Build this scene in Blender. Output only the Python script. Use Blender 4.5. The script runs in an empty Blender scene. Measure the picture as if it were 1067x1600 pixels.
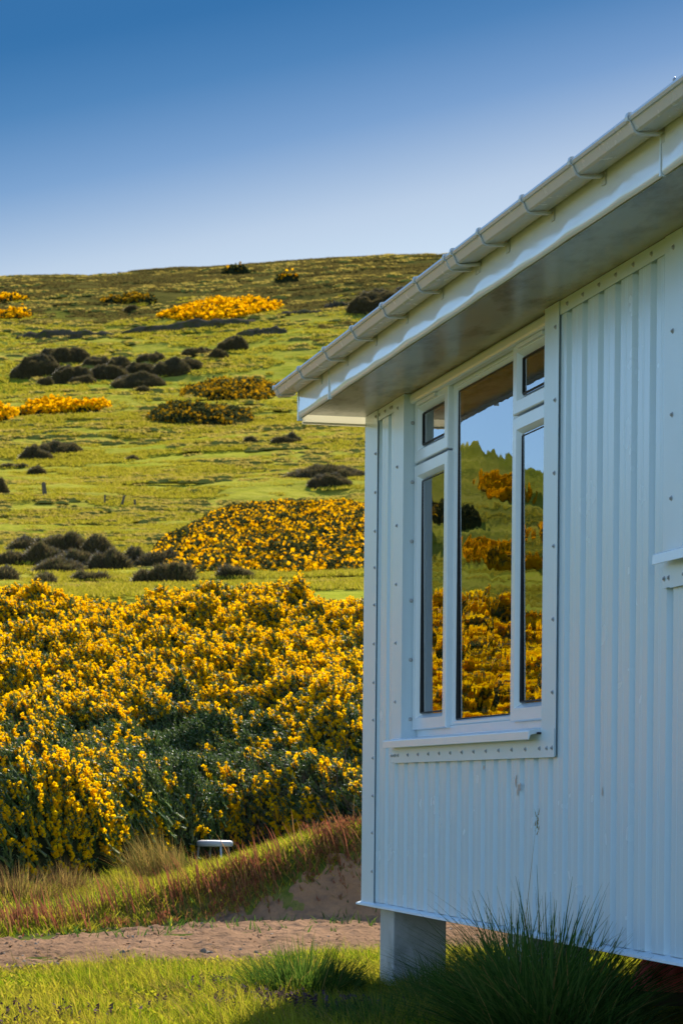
import bpy, math, random
import numpy as np
from mathutils import Vector, Matrix
random.seed(7); rng = np.random.default_rng(7)
S = bpy.context.scene; COL = S.collection
RAD = math.radians

# ------------------------------------------------------------------ camera numbers (photo pixels 1067x1600)
F_PX = 3900.0; CX = 533.5; HY = 1238.0; ROLL = RAD(0.5); EYE = 0.87
TH = RAD(13.33); WALL_D = 2.84; WC, WS = math.cos(TH), math.sin(TH); T0 = 11.506
SUN_AZ, SUN_EL = RAD(11.0), RAD(36.0)

def ray(px, py):
    u, v = px - CX, py - HY
    return (u*math.cos(ROLL) + v*math.sin(ROLL))/F_PX, (u*math.sin(ROLL) - v*math.cos(ROLL))/F_PX
def at(px, py, Y):
    a, b = ray(px, py); return a*Y, Y, b*Y + EYE

# ------------------------------------------------------------------ numpy noise
def _hash(ix, iy, seed):
    h = (ix.astype(np.int64)*374761393 + iy.astype(np.int64)*668265263 + seed*1442695041) & 0xffffffff
    h = ((h ^ (h >> 13))*1274126177) & 0xffffffff
    return ((h ^ (h >> 16)) & 0xffff)/65535.0
def vnoise(x, y, seed=0):
    x = np.asarray(x, float); y = np.asarray(y, float)
    ix, iy = np.floor(x), np.floor(y); fx, fy = x-ix, y-iy
    fx = fx*fx*(3-2*fx); fy = fy*fy*(3-2*fy)
    a = _hash(ix, iy, seed); b = _hash(ix+1, iy, seed); c = _hash(ix, iy+1, seed); d = _hash(ix+1, iy+1, seed)
    return (a*(1-fx)+b*fx)*(1-fy) + (c*(1-fx)+d*fx)*fy
def fbm(x, y, seed=0, n=3):
    s = 0; a = 1; t = 0
    for i in range(n):
        s = s + a*(vnoise(np.asarray(x)*2**i + 17.3*i, np.asarray(y)*2**i - 9.1*i, seed+i)-.5); t += a; a *= .5
    return s/t*2
def sstep(x, a, b):
    t = np.clip((x-a)/(b-a), 0, 1); return t*t*(3-2*t)

# ------------------------------------------------------------------ land form
BX  = [-6, -3.2, -1.98, -1.67, -1.33, -.96, -.55, -.22, .15, .71, 3, 8]
BZ  = [.02, .03, .07, .11, .19, .31, .44, .56, .64, .74, .9, .9]
BY  = [12.5, 13.6, 14.5, 15.0, 15.6, 16.0, 16.2, 16.3, 16.4, 16.6, 17.2, 18]
RT  = [0, 30, 50, 75, 100, 130, 170, 220, 270, 320, 370, 420, 500, 800, 2000, 6000]
RB  = [.0577, .0577, .0766, .0884, .1045, .121, .1405, .1636, .1885, .2046, .2136, .2125, .19, .08, 0, 0]
_rd = np.arange(0, 6000, 5.0); _bd = np.interp(_rd, RT, RB)
_bd[:200] = np.convolve(np.pad(_bd[:220], (10, 0), 'edge'), np.ones(7)/7, 'same')[10:210]
AZT = np.radians([-180, -95, -70, -50, -40, -33, -27, -17, -8, -4, 0, 2.5, 12, 30, 60, 95, 180])
AZS = [0, 0, .25, .41, .49, .55, .63, .83, .945, .972, 1.0, 1.01, 1.03, .95, .5, 0, 0]
CONE = (-94.2, 174.7)
def H(x, y):
    x = np.asarray(x, float); y = np.asarray(y, float)
    zc = np.interp(x, BX, BZ); yc = np.interp(x, BX, BY) + .10*fbm(x*1.3, y*0, 5)
    yf = yc - .66
    front = .012*np.clip(y-12.5, -2, 4) + .02*fbm(x*.8, y*.8, 3)
    t = np.clip((y-yf)/(yc-yf), 0, 1); t = t*t*(3-2*t)
    z = front*(1-t) + zc*t
    back = .30 + .0*x
    w = sstep(y, yc+.4, yc+3.6); z = z*(1-w) + back*w
    z = z + sstep(y, 20.6, 23.5)*.35 + np.clip(y-22, 0, 8)*.235
    r = np.hypot(x, y); az = np.arctan2(x, y)
    far = EYE + np.interp(r, _rd, _bd)*r*np.interp(az, AZT, AZS)
    dc = np.hypot(x-CONE[0], y-CONE[1])
    far = far + 8.5*np.clip(1-dc/34, 0, 1)
    far = far + sstep(r, 60, 140)*(.9*fbm(x/23, y/23, 11) + .25*fbm(x/7, y/7, 12))
    w = sstep(y, 27, 36)
    z = z*(1-w) + far*w
    flat = sstep(y, 7, 3)
    return z*(1-flat)
_RR = np.concatenate([np.arange(6, 40, .05), np.arange(40, 420, .25)])
def hit(px, py):
    a, b = ray(px, py)
    y = _RR; d = H(a*y, y) - (b*y + EYE)
    m = np.where((d > 0) & (y > 34 if py < 905 else y > 6))[0]
    k = y[m[0]] if len(m) else 380.
    return a*k, k

# ------------------------------------------------------------------ mesh helpers
def tag(o, label=None, cat=None, group=None, kind=None):
    if label: o['label'] = label
    if cat: o['category'] = cat
    if group: o['group'] = group
    if kind: o['kind'] = kind
    return o
def link(name, me, mats, parent=None, smooth=False):
    for m in mats if isinstance(mats, (list, tuple)) else [mats]: me.materials.append(m)
    o = bpy.data.objects.new(name, me); COL.objects.link(o)
    if parent: o.parent = parent
    if smooth: me.polygons.foreach_set('use_smooth', np.ones(len(me.polygons), bool))
    return o
def np_mesh(name, chunks, mats, parent=None, smooth=False):
    """chunks: list of (verts (n,3), faces (m,k), material index)"""
    V = np.concatenate([c[0] for c in chunks]); off = 0; li = []; ls = []; mi = []; 
    for v, f, m in chunks:
        li.append((f+off).ravel()); ls.append(np.full(len(f), f.shape[1])); off += len(v)
        mi.append(np.full(len(f), m) if np.isscalar(m) else m)
    li = np.concatenate(li); ls = np.concatenate(ls); mi = np.concatenate(mi)
    me = bpy.data.meshes.new(name); me.vertices.add(len(V)); me.vertices.foreach_set('co', V.astype(np.float32).ravel())
    me.loops.add(len(li)); me.loops.foreach_set('vertex_index', li.astype(np.int32))
    me.polygons.add(len(ls)); st = np.concatenate([[0], np.cumsum(ls)[:-1]])
    me.polygons.foreach_set('loop_start', st.astype(np.int32))
    me.polygons.foreach_set('material_index', mi.astype(np.int32))
    me.update(calc_edges=True)
    return link(name, me, mats, parent, smooth)
def grid_faces(n, m, wrap=False):
    i = np.arange(n-1)[:, None]*m; 
    if wrap:
        j = np.arange(m); k = (j+1) % m
    else:
        j = np.arange(m-1); k = j+1
    return np.stack([i+j, i+k, i+m+k, i+m+j], -1).reshape(-1, 4)
def stamp(tv, tf, pos, basis):
    n = len(pos); V = np.einsum('nij,kj->nki', basis, tv) + pos[:, None, :]
    Fc = tf[None] + (np.arange(n)*len(tv))[:, None, None]
    return V.reshape(-1, 3), Fc.reshape(-1, tf.shape[1])
def frames(d, scale, roll=None):
    """basis with local z along d, random roll, scale (n,) or (n,3)"""
    d = d/np.linalg.norm(d, axis=1)[:, None]; n = len(d)
    r = rng.normal(size=(n, 3)); a = np.cross(d, r); a /= np.linalg.norm(a, axis=1)[:, None]
    b = np.cross(d, a); B = np.stack([a, b, d], -1)
    sc = np.asarray(scale); sc = np.repeat(sc[:, None], 3, 1) if sc.ndim == 1 else sc
    return B*sc[:, None, :]
def blades(pos, L, lean, ldir, curl, width, segs=3):
    n = len(pos); t = np.linspace(0, 1, segs+1)[None, :]
    L = L[:, None]; h = L*(lean[:, None]*t + curl[:, None]*t*t)
    z = L*(t - .35*np.abs(curl[:, None])*t*t)*np.sqrt(np.clip(1-(lean[:, None]*.7)**2, .2, 1))
    ca, sa = np.cos(ldir)[:, None], np.sin(ldir)[:, None]
    c = np.stack([pos[:, 0:1]+h*ca, pos[:, 1:2]+h*sa, pos[:, 2:3]+z], -1)
    wa = ldir + np.pi/2 + rng.normal(0, .7, n)
    wd = np.stack([np.cos(wa), np.sin(wa), 0*wa], -1)[:, None, :]*(width[:, None]*(1-t**1.6*.92)*.5)[..., None]
    V = np.stack([c-wd, c+wd], 2).reshape(n, -1, 3)
    f = np.array([[2*i, 2*i+1, 2*i+3, 2*i+2] for i in range(segs)])
    Fc = f[None] + (np.arange(n)*(2*(segs+1)))[:, None, None]
    return V.reshape(-1, 3), Fc.reshape(-1, 4)

class MB:
    def __init__(s): s.v = []; s.f = []; s.m = []
    def add(s, vs, fs, m=0):
        o = len(s.v); s.v += [tuple(v) for v in vs]; s.f += [tuple(i+o for i in f) for f in fs]; s.m += [m]*len(fs); return s
    def box(s, a, b, m=0):
        (x0, y0, z0), (x1, y1, z1) = a, b
        return s.add([(x0,y0,z0),(x1,y0,z0),(x1,y1,z0),(x0,y1,z0),(x0,y0,z1),(x1,y0,z1),(x1,y1,z1),(x0,y1,z1)],
                     [(0,3,2,1),(4,5,6,7),(0,1,5,4),(1,2,6,5),(2,3,7,6),(3,0,4,7)], m)
    def prism(s, prof, x0, x1, m=0, caps=True):
        """closed (y,z) profile extruded along x"""
        n = len(prof); vs = [(x0, y, z) for y, z in prof] + [(x1, y, z) for y, z in prof]
        fs = [(i, (i+1) % n, n+(i+1) % n, n+i) for i in range(n)]
        if caps: fs += [tuple(range(n))[::-1], tuple(range(n, 2*n))]
        return s.add(vs, fs, m)
    def dome(s, c, r, h, axis='y', m=0, n=8):
        """small domed screw head on a plane, axis outward -y or +x"""
        x, y, z = c; rings = [(1, 0), (1, .35), (.75, .8), (.0, 1)]; vs = []
        for (rr, hh) in rings[:-1]:
            for k in range(n):
                a = 2*math.pi*k/n; u, w = rr*r*math.cos(a), rr*r*math.sin(a)
                vs.append((x+u, y-hh*h, z+w) if axis == 'y' else (x+hh*h, y+u, z+w))
        vs.append((x, y-h, z) if axis == 'y' else (x+h, y, z)); fs = []
        for k in range(n):
            j = (k+1) % n
            fs += [(k, j, n+j, n+k), (n+k, n+j, 2*n+j, 2*n+k), (2*n+k, 2*n+j, 3*n)]
        return s.add(vs, fs, m)
    def screw(s, x, z, y=-.008, m=1):
        s.dome((x, y, z), .0095, .002, 'y', m); s.dome((x, y-.002, z), .006, .006, 'y', m, 6)
    def build(s, name, mats, parent=None, bevel=0, smooth=False):
        me = bpy.data.meshes.new(name); me.from_pydata(s.v, [], s.f); me.update()
        me.polygons.foreach_set('material_index', np.array(s.m, np.int32))
        o = link(name, me, mats, parent, smooth)
        if bevel:
            b = o.modifiers.new('bevel', 'BEVEL'); b.width = bevel; b.segments = 2; b.limit_method = 'ANGLE'; b.angle_limit = RAD(40)
            if True: b.harden_normals = False
        return o
def empty(name, loc, rz=0):
    o = bpy.data.objects.new(name, None); COL.objects.link(o); o.location = loc; o.rotation_euler = (0, 0, rz); return o

# ------------------------------------------------------------------ materials
def new_mat(name):
    m = bpy.data.materials.new(name); m.use_nodes = True; nt = m.node_tree; nt.nodes.clear()
    out = nt.nodes.new('ShaderNodeOutputMaterial'); return m, nt, out
def N(nt, t, **kw):
    n = nt.nodes.new(t)
    for k, v in kw.items():
        if k.startswith('i_'): n.inputs[k[2:].replace('_', ' ')].default_value = v
        else: setattr(n, k, v)
    return n
def rgba(c): return (c[0], c[1], c[2], 1)
def noise(nt, scale, detail=4, coord='Object', stretch=None, rough=.55):
    tc = N(nt, 'ShaderNodeTexCoord'); src = tc.outputs[coord]
    if stretch:
        mp = N(nt, 'ShaderNodeMapping'); mp.inputs['Scale'].default_value = stretch; nt.links.new(src, mp.inputs[0]); src = mp.outputs[0]
    n = N(nt, 'ShaderNodeTexNoise'); n.inputs['Scale'].default_value = scale; n.inputs['Detail'].default_value = detail; n.inputs['Roughness'].default_value = rough
    nt.links.new(src, n.inputs['Vector']); return n.outputs['Fac']
def ramp(nt, fac, stops):
    r = N(nt, 'ShaderNodeValToRGB'); e = r.color_ramp.elements
    while len(e) < len(stops): e.new(.5)
    for el, (p, c) in zip(e, stops): el.position = p; el.color = rgba(c) if len(c) == 3 else c
    nt.links.new(fac, r.inputs[0]); return r.outputs['Color']
def mixc(nt, fac, a, b, mode='MIX'):
    m = N(nt, 'ShaderNodeMix', data_type='RGBA', blend_type=mode)
    for s, v in ((0, fac), (6, a), (7, b)):
        if hasattr(v, 'links') or hasattr(v, 'is_linked'): nt.links.new(v, m.inputs[s])
        else: m.inputs[s].default_value = v if s == 0 else rgba(v)
    return m.outputs[2]
def surf(name, col, rough=.5, var=.06, scale=8, bump=0, bscale=60, metal=0, stretch=None, dirt=None, coat=0, spec=.5, matte=False):
    m, nt, out = new_mat(name); p = N(nt, 'ShaderNodeBsdfPrincipled')
    p.inputs['Roughness'].default_value = rough; p.inputs['Metallic'].default_value = metal; p.inputs['Specular IOR Level'].default_value = spec
    p.inputs['Coat Weight'].default_value = coat; p.inputs['Coat Roughness'].default_value = .08
    f = noise(nt, scale, 5, stretch=stretch)
    c = ramp(nt, f, [(.25, [x*(1-var) for x in col]), (.75, [min(1, x*(1+var)) for x in col])])
    if dirt:
        dcol, thr, dsc, dst = dirt
        g = noise(nt, dsc, 6, stretch=dst, rough=.65); k = ramp(nt, g, [(thr, (0, 0, 0)), (min(1, thr+.22), (1, 1, 1))])
        c = mixc(nt, k, c, dcol)
    nt.links.new(c, p.inputs['Base Color'])
    r = N(nt, 'ShaderNodeMapRange'); r.inputs['To Min'].default_value = max(0, rough-.015); r.inputs['To Max'].default_value = rough+.03
    nt.links.new(noise(nt, scale*3, 3), r.inputs[0]); nt.links.new(r.outputs[0], p.inputs['Roughness'])
    if bump:
        b = N(nt, 'ShaderNodeBump'); b.inputs['Strength'].default_value = 1; b.inputs['Distance'].default_value = bump
        nt.links.new(noise(nt, bscale, 5), b.inputs['Height']); nt.links.new(b.outputs[0], p.inputs['Normal'])
    if matte:
        d = N(nt, 'ShaderNodeBsdfDiffuse'); nt.links.new(c, d.inputs[0])
        if bump: nt.links.new(b.outputs[0], d.inputs['Normal'])
        nt.links.new(d.outputs[0], out.inputs[0]); return m
    nt.links.new(p.outputs[0], out.inputs[0]); return m
def leaf(name, cols, trans=.4, tcol=None, rough=.6, pos_scale=None, pos_cols=None, gloss=.0):
    """thin plant matter: diffuse + translucent, colour differs from blade to blade"""
    m, nt, out = new_mat(name); g = N(nt, 'ShaderNodeNewGeometry')
    k = len(cols); c = ramp(nt, g.outputs['Random Per Island'], [((i+.5)/k, cols[i]) for i in range(k)])
    if pos_scale:
        f = noise(nt, pos_scale, 3); kf = ramp(nt, f, [(.42, (0, 0, 0)), (.6, (1, 1, 1))]); c = mixc(nt, kf, c, mixc(nt, .65, c, pos_cols))
    d = N(nt, 'ShaderNodeBsdfDiffuse'); nt.links.new(c, d.inputs[0])
    t = N(nt, 'ShaderNodeBsdfTranslucent')
    tc = mixc(nt, 1.0, c, tcol or (1, 1, .8), 'MULTIPLY'); nt.links.new(tc, t.inputs[0])
    mx = N(nt, 'ShaderNodeMixShader'); mx.inputs[0].default_value = trans
    nt.links.new(d.outputs[0], mx.inputs[1]); nt.links.new(t.outputs[0], mx.inputs[2]); last = mx.outputs[0]
    if gloss:
        gl = N(nt, 'ShaderNodeBsdfGlossy'); gl.inputs['Roughness'].default_value = rough
        gl.inputs[0].default_value = (1, 1, 1, 1)
        fr = N(nt, 'ShaderNodeFresnel'); fr.inputs[0].default_value = 1.35
        mm = N(nt, 'ShaderNodeMath', operation='MULTIPLY'); mm.inputs[1].default_value = gloss*3; nt.links.new(fr.outputs[0], mm.inputs[0])
        m2 = N(nt, 'ShaderNodeMixShader'); nt.links.new(mm.outputs[0], m2.inputs[0])
        nt.links.new(last, m2.inputs[1]); nt.links.new(gl.outputs[0], m2.inputs[2]); last = m2.outputs[0]
    nt.links.new(last, out.inputs[0]); return m

M = {}
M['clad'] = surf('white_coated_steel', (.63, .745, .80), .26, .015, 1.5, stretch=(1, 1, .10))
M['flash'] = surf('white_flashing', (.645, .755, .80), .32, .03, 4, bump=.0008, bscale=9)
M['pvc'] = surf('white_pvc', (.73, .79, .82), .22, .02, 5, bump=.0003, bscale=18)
M['fascia'] = surf('gloss_white_fascia', (.78, .78, .765), .10, .02, 3, bump=.0006, bscale=7)
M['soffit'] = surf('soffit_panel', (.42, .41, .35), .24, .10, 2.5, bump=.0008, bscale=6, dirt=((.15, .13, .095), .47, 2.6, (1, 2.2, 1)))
M['gutter'] = surf('gutter_pvc', (.58, .59, .57), .26, .04, 5, dirt=((.46, .46, .42), .62, 3, (.3, 1, 1)))
M['screw'] = surf('grey_screw', (.42, .43, .44), .4, .15, 30, metal=.4)
M['rubber'] = surf('black_gasket', (.02, .02, .02), .6)
M['concrete'] = surf('grey_pier_concrete', (.44, .43, .41), .85, .12, 7, bump=.003, bscale=40, dirt=((.24, .25, .21), .55, 4, None))
M['wood'] = surf('floor_timber', (.16, .12, .08), .8, .25, 4)
M['room'] = surf('room_paint', (.22, .21, .20), .8)
M['curtain'] = surf('pale_curtain', (.55, .55, .55), .8, .08, 20, stretch=(6, 6, .3))
M['roof'] = surf('roof_sheet', (.30, .32, .33), .5, .1, 3)
M['seat'] = surf('weathered_white_plastic', (.46, .47, .48), .5, .08, 15, dirt=((.4, .38, .33), .55, 9, None))
M['leg'] = surf('worn_leg_metal', (.22, .22, .23), .5, .2, 15)
M['leg_pale'] = surf('pale_painted_leg', (.55, .62, .72), .5, .1, 15)
M['tarp'] = leaf('red_tarpaulin', [(.88, .07, .06)], .25, (1.1, .9, .8))
M['post'] = surf('weathered_post', (.13, .11, .085), .9, .25, 10, matte=True)
M['stone'] = surf('dark_stone', (.17, .15, .13), .9, .3, 12, bump=.01, bscale=25, matte=True)
M['rock'] = surf('outcrop_rock', (.085, .070, .048), .95, .35, .7, bump=.2, bscale=1.2, dirt=((.07, .075, .02), .46, 1.1, None), matte=True)

def glass_mat():
    m, nt, out = new_mat('window_glass')
    tr = N(nt, 'ShaderNodeBsdfTransparent'); tr.inputs[0].default_value = (.62, .66, .66, 1)
    gl = N(nt, 'ShaderNodeBsdfGlossy'); gl.inputs['Roughness'].default_value = .012; gl.inputs[0].default_value = (.97, .98, 1, 1)
    b = N(nt, 'ShaderNodeBump'); b.inputs['Strength'].default_value = 1; b.inputs['Distance'].default_value = .0013
    nt.links.new(noise(nt, 2.6, 0.6, stretch=(1, 1, .75)), b.inputs['Height'])
    b2 = N(nt, 'ShaderNodeBump'); b2.inputs['Strength'].default_value = 1; b2.inputs['Distance'].default_value = .00010
    nt.links.new(noise(nt, 17, 0, stretch=(1, 1, 1.4)), b2.inputs['Height']); nt.links.new(b.outputs[0], b2.inputs['Normal'])
    nt.links.new(b2.outputs[0], gl.inputs['Normal'])
    fr = N(nt, 'ShaderNodeFresnel'); fr.inputs[0].default_value = 3.6
    mx = N(nt, 'ShaderNodeMixShader'); nt.links.new(fr.outputs[0], mx.inputs[0])
    nt.links.new(tr.outputs[0], mx.inputs[1]); nt.links.new(gl.outputs[0], mx.inputs[2]); nt.links.new(mx.outputs[0], out.inputs[0]); return m
M['glass'] = glass_mat()
M['thinpvc'] = leaf('thin_cream_pvc', [(.78, .77, .70)], .65, (1, .97, .85))

def ground_mat(name, far):
    m, nt, out = new_mat(name); p = N(nt, 'ShaderNodeBsdfDiffuse')
    if far:
        a = ramp(nt, noise(nt, .05, 5), [(.36, (.26, .275, .020)), (.5, (.345, .325, .032)), (.66, (.25, .23, .036))])
        b = ramp(nt, noise(nt, 1.1, 6, stretch=(.55, 1, 1), rough=.7), [(.34, (.15, .15, .028)), (.43, (.32, .31, .030)), (.62, (.45, .39, .07))])
        c = mixc(nt, .6, a, b); sp = ramp(nt, noise(nt, 2.3, 4, stretch=(.6, 1, 1), rough=.7), [(.27, (.45, .42, .36)), (.40, (1, 1, 1))]); c = mixc(nt, 1.0, c, sp, 'MULTIPLY')  # sparse dark flecks: brown grass, with tussock shadows put into the colour
        g = ramp(nt, noise(nt, .028, 4), [(.52, (0, 0, 0)), (.64, (1, 1, 1))]); c = mixc(nt, g, c, mixc(nt, .45, c, (.24, .36, .012)))
        geo = N(nt, 'ShaderNodeSeparateXYZ'); gg = N(nt, 'ShaderNodeNewGeometry'); nt.links.new(gg.outputs['Position'], geo.inputs[0])
        mr = N(nt, 'ShaderNodeMapRange'); mr.inputs['From Min'].default_value = 40; mr.inputs['From Max'].default_value = 74; nt.links.new(geo.outputs['Z'], mr.inputs[0])
        ad = N(nt, 'ShaderNodeMath', operation='ADD'); nt.links.new(mr.outputs[0], ad.inputs[0]); nt.links.new(noise(nt, .05, 5, stretch=(.35, 1, 1), rough=.65), ad.inputs[1])
        k = ramp(nt, ad.outputs[0], [(.82, (0, 0, 0)), (1.0, (1, 1, 1))]); c = mixc(nt, k, c, mixc(nt, .85, c, (.085, .066, .022)))
        bs, bd = 2.2, .12
    else:
        c = ramp(nt, noise(nt, 3.5, 6), [(.35, (.05, .075, .015)), (.5, (.10, .12, .025)), (.66, (.17, .15, .05))]); bs, bd = 30, .02
    nt.links.new(c, p.inputs['Color'])
    b = N(nt, 'ShaderNodeBump'); b.inputs['Distance'].default_value = bd; nt.links.new(noise(nt, bs, 5), b.inputs['Height']); nt.links.new(b.outputs[0], p.inputs['Normal'])
    nt.links.new(p.outputs[0], out.inputs[0]); return m
M['ground'] = ground_mat('meadow_soil', False); M['hill'] = ground_mat('hill_grass', True)
M['dirt'] = surf('sandy_dirt', (.255, .152, .088), .95, .22, 2.2, bump=.03, bscale=12, dirt=((.17, .11, .075), .52, 9, None), matte=True)
M['lawn'] = leaf('lawn_blades', [(.13, .22, .014), (.20, .29, .018), (.27, .33, .022), (.34, .35, .035), (.44, .36, .10)], .55, (1.15, 1.05, .45), pos_scale=1.3, pos_cols=(.44, .38, .06))
M['tuss'] = leaf('tussock_blades', [(.035, .085, .022), (.055, .115, .028), (.08, .14, .034), (.12, .17, .05)], .45, (1.1, 1.1, .5), gloss=0)
M['straw'] = leaf('dry_grass', [(.30, .20, .07), (.38, .27, .10), (.24, .17, .06), (.20, .20, .05)], .5, (1.1, 1, .7))
M['brownstalk'] = leaf('dead_stalks', [(.15, .08, .04), (.21, .12, .06), (.11, .07, .04)], .3, (1, .9, .7))
M['sorrel'] = leaf('red_sorrel', [(.24, .085, .05), (.31, .15, .08), (.17, .085, .04), (.25, .18, .065)], .45, (1.15, .8, .7))
M['nettle'] = leaf('purple_nettle', [(.075, .04, .05), (.10, .05, .07), (.06, .05, .035), (.17, .11, .15)], .3, (1, .9, 1))
M['gyel'] = leaf('gorse_flower', [(.92, .60, .003), (.95, .66, .004), (.96, .72, .010), (.90, .56, .003)], .6, (1.05, .95, .4), gloss=0)
M['ggrn'] = leaf('gorse_shoots', [(.055, .105, .024), (.09, .145, .034), (.13, .185, .05), (.20, .22, .08)], .35, (1, 1.05, .6), gloss=.03)
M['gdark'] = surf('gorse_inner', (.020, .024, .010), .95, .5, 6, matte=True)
M['twig'] = leaf('woody_twigs', [(.10, .07, .05), (.14, .10, .07), (.07, .05, .04)], .05, gloss=0)
M['bush'] = leaf('dark_heather', [(.085, .062, .034), (.125, .095, .05), (.18, .135, .068), (.095, .095, .038)], .4, gloss=.05)
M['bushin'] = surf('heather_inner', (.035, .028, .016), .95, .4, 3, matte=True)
M['gyel_far'] = leaf('far_gorse_flower', [(.84, .44, .003), (.88, .50, .004), (.92, .56, .006), (.72, .36, .004)], .5, (1.05, .95, .4), gloss=0)
M['gdull_far'] = leaf('fading_gorse_flower', [(.34, .19, .012), (.46, .27, .014), (.26, .17, .018), (.56, .31, .012)], .4, (1.05, .95, .4), gloss=0)
M['ggrn_far'] = leaf('far_gorse_shoots', [(.05, .058, .020), (.075, .08, .028), (.10, .10, .035)], .25, gloss=0)

# ------------------------------------------------------------------ ground + hillside
az = np.radians(np.unique(np.round(np.concatenate([np.arange(-180, 180, 2.0), np.arange(-60, 30, .5), np.arange(-36, -23, .12), np.arange(-9.2, 6, .05)]), 3)))
def land(name, R, mat, rough_amp):
    rr, aa = np.meshgrid(R, az, indexing='ij'); x = rr*np.sin(aa); y = rr*np.cos(aa); z = H(x, y)
    if rough_amp:
        k = sstep(rr, 46, 70)*(1-sstep(rr, 500, 900))
        ang = aa*150; 
        z = z + k*(.28*fbm(x*.22, y*.22, 21) + .05*np.abs(fbm(x*.9, y*.9, 22)) + .16*fbm(x*.07, y*.40, 24, 2) + .05*fbm(x*2.0, y*2.0, 23, 2))
    else: z = z + .012*fbm(x*4, y*4, 31)*(1-sstep(rr, 40, 44.9))
    o = np_mesh(name, [(np.stack([x, y, z], -1).reshape(-1, 3), grid_faces(len(R), len(az), True)[:, ::-1], 0)], [mat], smooth=True)
    return o
R1 = np.concatenate([np.arange(.4, 9, .6), np.arange(9, 20, .09), np.arange(20, 45, .3), [45.0]])
R2 = np.concatenate([np.arange(45, 130, .3), np.arange(130, 400, .5), np.geomspace(400, 6000, 24)])
tag(land('ground', R1, M['ground'], False), 'green meadow ground around the white chalet', 'ground', kind='structure')
tag(land('hillside', R2, M['hill'], True), 'grassy green hillside rising to the skyline', 'hill', kind='structure')

# dirt track in front of and up the bank
def path_front(x): return np.interp(x, [-9, -3, -1.62, -.43, .2, 1.5, 4, 9], [9.5, 11.0, 11.95, 12.85, 13.2, 13.6, 14.4, 16]) + .12*fbm(np.asarray(x)*3, np.asarray(x)*0, 41)
def path_back(x): return np.interp(x, [-9, -3, -2, -1.3, -.9, -.3, .3, 2, 9], [11.6, 12.9, 13.75, 14.85, 15.55, 16.02, 16.18, 16.4, 18]) + .18*fbm(np.asarray(x)*2.2, np.asarray(x)*0, 42)
u = np.concatenate([np.arange(-9, -2.6, .12), np.arange(-2.6, 1.6, .02), np.arange(1.6, 9, .12)]); v = np.linspace(0, 1, 130)
uu, vv = np.meshgrid(u, v, indexing='ij'); yy = path_front(uu)*(1-vv) + path_back(uu)*vv
zz = H(uu, yy) + .02 + .026*fbm(uu*3.3, yy*2.2, 43) + .022*fbm(uu*9, yy*7, 44) + .016*fbm(uu*24, yy*20, 46, 2) + .03*np.clip(vnoise(uu*13, yy*9, 47)-.72, 0, 1) - .05*np.clip(vnoise(uu*7, yy*6, 48)-.74, 0, 1) - .03*(np.clip(1-np.minimum(vv, 1-vv)/.04, 0, 1))
o = np_mesh('path', [(np.stack([uu, yy, zz], -1).reshape(-1, 3), grid_faces(len(u), len(v)), 0)], [M['dirt']], smooth=True)
tag(o, 'bare sandy brown dirt track between the lawn and the bank', 'path', kind='structure')

# ------------------------------------------------------------------ chalet (local: X along the wall towards the viewer, Y into the house)
cx, cy = WALL_D*WC - T0*WS, WALL_D*WS + T0*WC
house = empty('holiday_chalet', (cx, cy, 0), math.atan2(-WC, WS))
tag(house, 'white corrugated metal chalet raised on concrete piers beside the dirt track', 'chalet')
LEN, DEP, ZB, ZT = 7.6, 5.2, .36, 2.655
W1 = (.71, 2.74, 1.11); W2 = (4.16, 5.5, 1.64)
PIT = .1715; PH = .677 + PIT/2
def cladding_profile(x0, x1):
    pts = [(x0, 0)]; k = math.floor((x0-PH)/PIT)-1
    while PH + k*PIT < x1 + .1:
        c = PH + k*PIT
        for dx, dy in ((-.030, 0), (-.022, .023), (.022, .023), (.030, 0)):
            if x0 < c+dx < x1: pts.append((c+dx, dy))
        for dx in (-.10, -.085,):                         # fine stiffening line on the proud face
            if x0 < c+dx+.004 < x1: pts += [(c+dx, 0), (c+dx+.002, .0015), (c+dx+.004, 0)] if x0 < c+dx else []
        k += 1
    pts = sorted(set(pts)); pts.append((x1, pts[-1][1] if pts[-1][1] else 0)); return pts
mb = MB()
def panel(x0, x1, z0, z1):
    p = cladding_profile(x0, x1); n = len(p)
    mb.add([(x, y, z0) for x, y in p] + [(x, y, z1) for x, y in p], [(i, i+1, n+i+1, n+i) for i in range(n-1)])
panel(.0, .66, ZB, ZT); panel(.66, 2.79, ZB, 1.06); panel(2.79, 4.11, ZB, ZT); panel(4.11, 5.55, ZB, 1.59); panel(5.55, LEN, ZB, ZT)
for a, b in (((.02, .026, ZB), (W1[0]-.005, .12, ZT+.02)), ((W1[0]-.005, .026, ZB), (W1[1]+.005, .12, W1[2]-.012)), ((W1[1]+.005, .026, ZB), (W2[0]-.005, .12, ZT+.02)),
             ((W2[0]-.005, .026, ZB), (W2[1]+.005, .12, W2[2]-.012)), ((W2[1]+.005, .026, ZB), (LEN-.02, .12, ZT+.02))): mb.box(a, b)
# scuffs where the coating is chipped
for px, pz, sx, sz in ((806, 1222, .010, .030), (811, 1230, .016, .018), (809, 1238, .012, .022), (813, 1226, .006, .010), (756, 1199, .010, .012), (941, 1238, .006, .020), (807, 1214, .006, .012)):
    a, b = ray(px, pz); Y = WALL_D/(a*WC+WS); X = T0 - (-a*Y*WS + Y*WC); z = b*Y + EYE
    n = 9; vs = []
    for k in range(n):
        an = 2*math.pi*k/n; r = .55 + .45*random.random(); vs.append((X + sx*r*math.cos(an)*1.6, -.0012, z + sz*r*math.sin(an)))
    mb.add(vs, [tuple(range(n))[::-1]], 1)
mb.build('wall', [M['clad'], M['screw']], house)
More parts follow.
